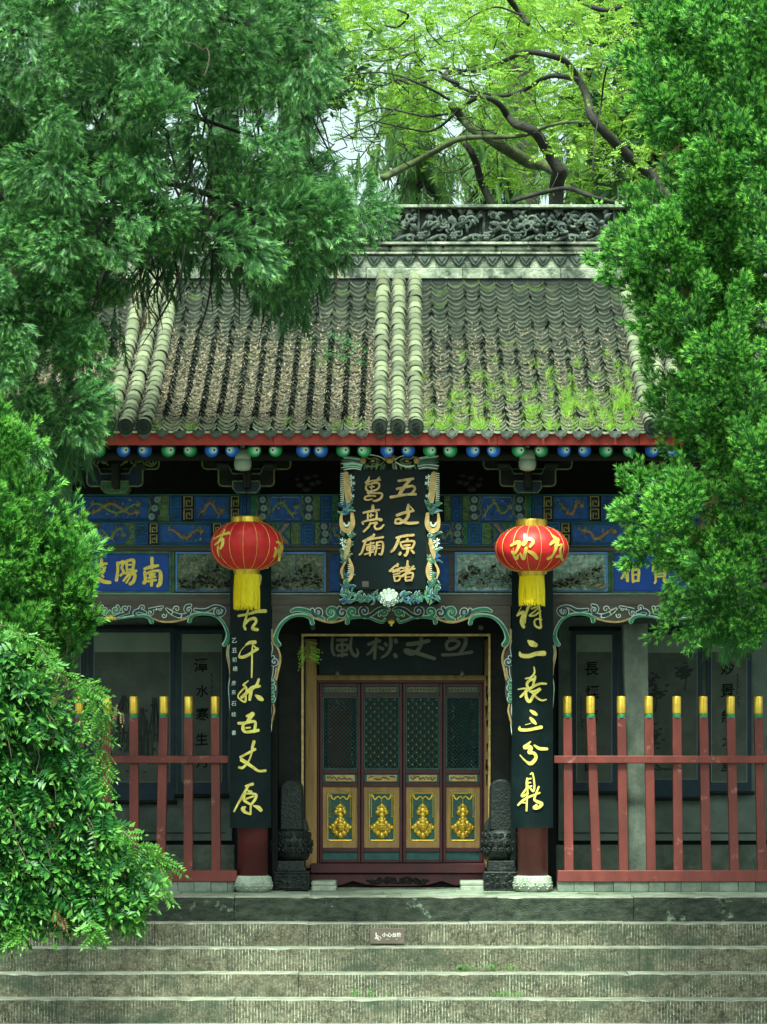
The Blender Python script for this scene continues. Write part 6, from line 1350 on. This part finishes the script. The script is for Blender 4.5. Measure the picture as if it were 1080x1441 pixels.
limb([(500, 165), (535, 152), (570, 158), (600, 164), (630, 160)], 2, 4, -.6); limb([(480, 110), (520, 102), (560, 106), (600, 122), (632, 140)], 1.5, 5, -.6); limb([(470, 200), (500, 186), (530, 172), (560, 150), (590, 130)], 1.5, 3, -.6)
for k in range(120):
    a = (r_.uniform(455, 700), r_.uniform(40, 240)); an = r_.uniform(2.4, 4.2); L = r_.uniform(20, 60); limb([a, (a[0]+L*.5*math.cos(an), a[1]+L*.5*math.sin(an)+r_.normal(0, 4)), (a[0]+L*math.cos(an+.3), a[1]+L*math.sin(an+.3))], 2.2, .8, r_.uniform(-1, 1))
for k in range(70):
    a = (r_.uniform(640, 880), r_.uniform(10, 270)); an = r_.uniform(0, 6.28); L = r_.uniform(15, 45); limb([a, (a[0]+L*.5*math.cos(an), a[1]+L*.5*math.sin(an)+r_.normal(0, 4)), (a[0]+L*math.cos(an+.3), a[1]+L*math.sin(an+.3))], 2., .7, r_.uniform(-1, 1))
w = [(base[0], YT, G0-.2), (base[0]+.1, YT, 4), P(783, 330, YT)]; mb.tube(w, [.34, .26, .14], 12, 0, sub=4)
limb([(1010, 900), (1000, 600), (975, 380), (955, 295)], 34, 20, .2)
under2(mb.build('trunk', ['bark_dark', 'bark_moss'], None, smooth=True), e)
# tiers of leaves: clusters flattened horizontally
tiers = []
for k in range(200):
    px = r_.uniform(440, 930); top = -60; bot = 262 if px > 640 else 205; py = top+(bot-top)*r_.uniform(0, 1)**1.15
    if px < 560 and py > 160 and r_.random() < .6: continue
    if 640 < px < 830 and 195 < py and r_.random() < .5: continue
    tiers.append((px, py))
Pp = []; Dd = []
for px, py in tiers:
    c = np.array(P(px, py, YT+(r_.uniform(.6, 3.2) if r_.random() < .93 else r_.uniform(-1.6, .5)))); n = 24
    off = r_.normal(0, 1, (n, 3))*np.array((.42, .42, .10)); Pp.append(c+off); Dd.append(np.stack([off[:, 0]*1.4+r_.normal(0, .4, n), -np.abs(r_.normal(.4, .4, n)), r_.normal(-.12, .25, n)], 1))
Pp = np.concatenate(Pp); Dd = np.concatenate(Dd)
foliage('crown', ['pinnate'], Pp, Dd, r_.uniform(.15, .27, len(Pp)), ['scholar', 'scholar_tip'], e, rng=r_)
# low sprays at the right above the ridge
q = pts_px([(850, 250), (940, 240), (960, 330), (900, 292), (850, 290)], 260, 3.4, 5.5, r_)
e2 = tree_root('bamboo_clump', (XZ(900, 0, 4.6)[0], 7.2, G0), 'light green leafy sprays behind the right end of the ridge', 'plant')
q[:, 1] += 3.2
foliage('leaves', ['leafspray'], q, np.stack([r_.normal(-.5, .5, 260), r_.normal(-.4, .2, 260), r_.normal(.3, .5, 260)], 1), r_.uniform(.2, .4, 260), ['scholar', 'bushtip'], e2, rng=r_)
mb = MB()
for k in range(7): t = P(870+k*12, 262, 7.6); mb.tube([(e2.location.x+.1*k, 7.2, G0), (e2.location.x+.12*k, 7.3, 4), t], [.03, .025, .008], 6, 0, sub=3)
under2(mb.build('stems', 'bark_moss', None), e2)
# ---- hanging conifers behind, with sky between -------------------------------------------
def weeper(px, Y, top, bot, wid, n, seed, label, dens=1.0):
    q_ = np.random.default_rng(seed); b0 = (XZ(px, 0, Y)[0], Y, G0); e = tree_root('weeping_cypress', b0, label, 'tree', 'thin drooping conifers standing behind the temple')
    Pp = []; Dd = []; mb = MB(); x0 = b0[0]; tz = P(px, top, Y)[2]
    mb.tube([b0, (x0+.1, Y, tz*.6), (x0-.1, Y, tz)], [.24, .17, .05], 10, 0, sub=4)
    for k in range(n):
        py = q_.uniform(top, bot); dx = q_.normal(0, wid*.5); t = np.array(P(px+dx, py, Y+q_.uniform(-1, 1))); r0 = np.array((x0, Y, t[2]+.5)); mb.tube([r0, (r0+t)/2+np.array((0, 0, .2)), t], [.03, .02, .008], 5, 0, sub=3)
        m_ = 18; along = q_.uniform(.25, 1, m_)[:, None]; Pp.append(r0+(t-r0)*along+q_.normal(0, .08, (m_, 3))); Dd.append(np.stack([q_.normal(0, .2, m_), q_.normal(0, .2, m_), -np.ones(m_)], 1))
    Pp = np.concatenate(Pp); Dd = np.concatenate(Dd); foliage('crown', ['drape', 'drape', 'frond'], Pp, Dd, q_.uniform(.35, .75, len(Pp)), ['weeping', 'weeping'], e, rng=q_)
    under2(mb.build('trunk', 'bark_dark', None, smooth=True), e)
weeper(585, 14, 120, 330, 70, 42, 31, 'thin drooping conifer behind the roof, leftmost of three against the white sky')
weeper(690, 15, 150, 330, 60, 34, 32, 'thin drooping conifer behind the thick mossy limb, in the middle of three')
weeper(830, 16, 120, 330, 60, 40, 33, 'thin drooping conifer behind the right part of the ridge, rightmost of three')
# ---- backdrop trees ----------------------------------------------------------------------
def back_tree(px, Y, top, bot, wid, n, seed, label, leaf, tip, per=44, sc=(.3, .6)):
    q_ = np.random.default_rng(seed); b0 = (XZ(px, 0, Y)[0], Y, G0); e = tree_root('background_tree', b0, label, 'tree', 'trees in the wood behind the temple')
    k_ = (CD+Y)/FOC; zt, zb = P(px, top, Y)[2], P(px, bot, Y)[2]; R_ = wid*k_; cz, hz = (zt+zb)/2, (zt-zb)/2; d = q_.normal(size=(n, 3)); d /= np.linalg.norm(d, axis=1)[:, None]; d *= q_.uniform(.45, 1, (n, 1))
    c = np.array((b0[0], Y, cz))+d*np.array((R_, R_*.8, hz)); Pp = []; Dd = []
    for ci in c: m_ = per; off = q_.normal(0, 1, (m_, 3))*np.array((.5, .5, .22))*R_*.30; Pp.append(ci+off); Dd.append(off*2+q_.normal(0, .5, (m_, 3))+np.array((0, -.3, .1)))
    Pp = np.concatenate(Pp); Dd = np.concatenate(Dd); foliage('crown', ['leafspray'], Pp, Dd, q_.uniform(*sc, len(Pp)), [leaf, tip], e, rng=q_)
    mb = MB(); mb.tube([b0, (b0[0]+.2, Y, cz*.7), (b0[0], Y, zt-.6)], [.4, .3, .08], 10, 0, sub=4)
    for ci in c[::4]: limbs(mb, np.array((b0[0]+.1, Y, max(2, ci[2]-1.5))), [ci], q_, .09, .02)
    under2(mb.build('trunk', 'bark_dark', None, smooth=True), e)
back_tree(60, 9, -140, 420, 200, 34, 41, 'dark leafy background tree at the far left behind the cypress', 'far_leaf', 'far_leaf')
back_tree(300, 10, -200, 330, 190, 16, 42, 'background tree behind the middle of the cypress', 'far_leaf', 'far_leaf')
back_tree(400, 17, -220, 180, 180, 10, 43, 'pale yellow-green background tree above the left end of the carved ridge', 'scholar', 'scholar_tip')
back_tree(720, 20, -300, 120, 210, 16, 44, 'pale yellow-green background tree above the crooked limbs', 'scholar', 'scholar_tip')
back_tree(1000, 12, -160, 420, 170, 80, 45, 'dark background tree behind the big right juniper', 'far_leaf', 'far_leaf')
back_tree(900, 24, -200, 200, 150, 14, 46, 'far background tree seen above the right end of the ridge', 'far_leaf', 'scholar')
# ---- debris, weeds and grass on the roof --------------------------------------------------
r_ = np.random.default_rng(15); v = []; f = []
def roofpt(px, y): return SEAM0 + (px-560)*(CD+EY)/FOC, y
N_ = 0
while N_ < 30000:
    x = r_.uniform(-4.3, 3.2); y = EY+.05+r_.beta(1.1, 1.6)*3.6; px = 575+(x-CX)*FOC/(CD+y)
    u = ((x-SEAM0)/SP) % 1.0; c = abs(u-.5)*2
    left = px < 545; near_t = abs(px-560) < 40; dens = (.95 if left else (.50 if px < 700 else .42)) if not near_t else .9
    dens *= 1.0 if y < 1.0 else max(.06, 1-(y-1.0)/.8)
    if r_.random() > dens or (c > .62 and r_.random() > .12): continue
    z = zr(y)+.004-.056*(1-c*c)+.034+abs(r_.normal(0, .008)); a = r_.uniform(0, math.pi); L = r_.uniform(.012, .032); w = r_.uniform(.0025, .005); dx, dy = math.cos(a)*L, math.sin(a)*L; s_ = math.tan(slope(y))
    b0 = len(v); v += [(x-dx-dy*w/L, y-dy+dx*w/L, z-dy*s_), (x-dx+dy*w/L, y-dy-dx*w/L, z-dy*s_), (x+dx, y+dy, z+dy*s_+r_.uniform(-.004, .008))]; f.append((b0, b0+1, b0+2)); N_ += 1
mb = MB(); mb.v = v; mb.f = f; mb.m = [0]*len(f); o = mb.build('fallen_straw', 'straw', None); tag(o, 'dry brown straw and needles lying in the roof troughs', 'straw', kind='stuff')
gp = []; gs = []
for (cx, cy, sx, sy, n_) in ((650, 578, 34, 14, 190), (610, 597, 16, 8, 90), (720, 565, 44, 16, 150), (765, 575, 40, 18, 200), (800, 565, 34, 22, 220), (850, 555, 36, 28, 330), (890, 560, 30, 28, 260), (800, 600, 60, 6, 200), (560, 545, 10, 20, 60), (470, 600, 50, 4, 60), (300, 602, 60, 3, 40), (655, 530, 14, 15, 50), (745, 530, 60, 18, 90), (660, 603, 60, 4, 120), (590, 570, 6, 20, 40)):
    for q_ in range(n_):
        if q_ % 11 == 0: c0x = cx+r_.normal(0, sx*.7); c0y = min(cy+r_.normal(0, sy*.8), 604); hs = r_.uniform(.5, 1.5)
        px = c0x+r_.normal(0, 3.2); py = min(c0y+r_.normal(0, 2.2), 606)
        # invert: row -> y on slope
        lo_, hi_ = EY+.02, TY
        for _i in range(18):
            md = (lo_+hi_)/2; row = 1080-(zr(md)-CZ)*FOC/(CD+md)
            if row > py: lo_ = md
            else: hi_ = md
        y = lo_; x = CX+(px-575)*(CD+y)/FOC; gp.append((x, y, zr(y)-.012)); gs.append(r_.uniform(.06, .14)*hs*(1.25 if cx > 830 else 1))
o = foliage('roof_grass', ['blade'], gp, np.stack([r_.normal(0, .35, len(gp)), r_.normal(-.35, .3, len(gp)), np.ones(len(gp))], 1), gs, ['grass'], rng=r_)
tag(o, 'bright green grass growing out of the lower right roof', 'grass', kind='stuff')
# small weeds in the step joints, one climbing sprig on the roof
for (px, py, st, n_, lab) in ((652, 1364, 1, 16, 'small bright green weed on the second step down, right of the middle'), (700, 1366, 1, 12, 'thin strip of low green weed right of the small bright one on the same step'), (520, 1403, 2, 9, 'tiny green weed on the third step, left of the middle'), (722, 1402, 2, 16, 'low green weed on the third step below the right half of the door')):
    Yk, zk = STEPZ[st+1]; x = CX+(px-575)*(CD+Yk+.33)/FOC; e = empty('step_weed', (x, Yk+.33, zk)); tag(e, lab, 'weed', 'weeds in the step joints')
    w_ = .05 if n_ == 16 and st == 1 else .12; pp = [(x+r_.normal(0, w_), Yk+.31, zk+.005) for _ in range(n_)]
    foliage('weed_leaves', ['leafspray'], pp, [(r_.normal(0, .8), -.5, 1) for _ in pp], [r_.uniform(.05, .09) for _ in pp], ['bushtip', 'bushtip'], e, rng=r_)
e = tree_root('roof_creeper', P(480, 500, .0), 'small dark green creeper lying on the tiles left of the middle tubes', 'plant'); pp = []
mb = MB(); ln = []
for k in range(34):
    px, py = 455+r_.uniform(0, 60), 478+r_.uniform(0, 40); lo_, hi_ = EY, TY
    for _i in range(18):
        md = (lo_+hi_)/2; row = 1080-(zr(md)-CZ)*FOC/(CD+md)
        if row > py: lo_ = md
        else: hi_ = md
    pp.append((CX+(px-575)*(CD+lo_)/FOC, lo_, zr(lo_)+.03))
foliage('leaves', ['leafspray'], pp, [(r_.normal(0, .8), -.4, r_.uniform(-.2, .6)) for _ in pp], [r_.uniform(.09, .15) for _ in pp], ['cypress', 'juniper'], e, rng=r_)
# sprig in the door recess
e = tree_root('leafy_sprig', P(430, 900, .45), 'small bright pinnate sprig hanging at the top left corner of the door trim', 'sprig')
mb = MB(); pts = [P(426, 898, .45), P(432, 905, .42), P(437, 918, .42), P(436, 932, .44)]; mb.tube(pts, .004, 4, 0, sub=4); under2(mb.build('twig', 'bark_moss', None), e)
pp = [P(427+r_.uniform(0, 9), 900+k*2.9, .42) for k in range(11)]; foliage('leaves', ['pinnate'], pp, [((1 if k % 3 else -.4), -.3, -.5+r_.normal(0, .3)) for k in range(11)], [.15]*11, ['grass', 'grass'], e, rng=r_)
# leaf litter on the treads and platform
lp = []; ls = []
for _ in range(420):
    k = r_.integers(0, 6); x = r_.uniform(-4.3, 4.4)
    if k == 5: y, z = r_.uniform(-1.2, .3), .006
    else: y = STEPZ[k][0]+.34-abs(r_.normal(0, .06)); z = STEPZ[k][1]+.008
    lp.append((x, y, z)); ls.append(r_.uniform(.02, .05))
o = foliage('leaf_litter', ['blade'], lp, np.stack([r_.normal(0, 1, len(lp)), r_.normal(0, .5, len(lp)), r_.uniform(.02, .3, len(lp))], 1), ls, ['dead'], rng=r_)
tag(o, 'scattered dry needles and leaf bits on the steps', 'leaf litter', kind='stuff')
with open('/tmp/tris.txt', 'w') as fh: fh.write(str(TRI[0]))
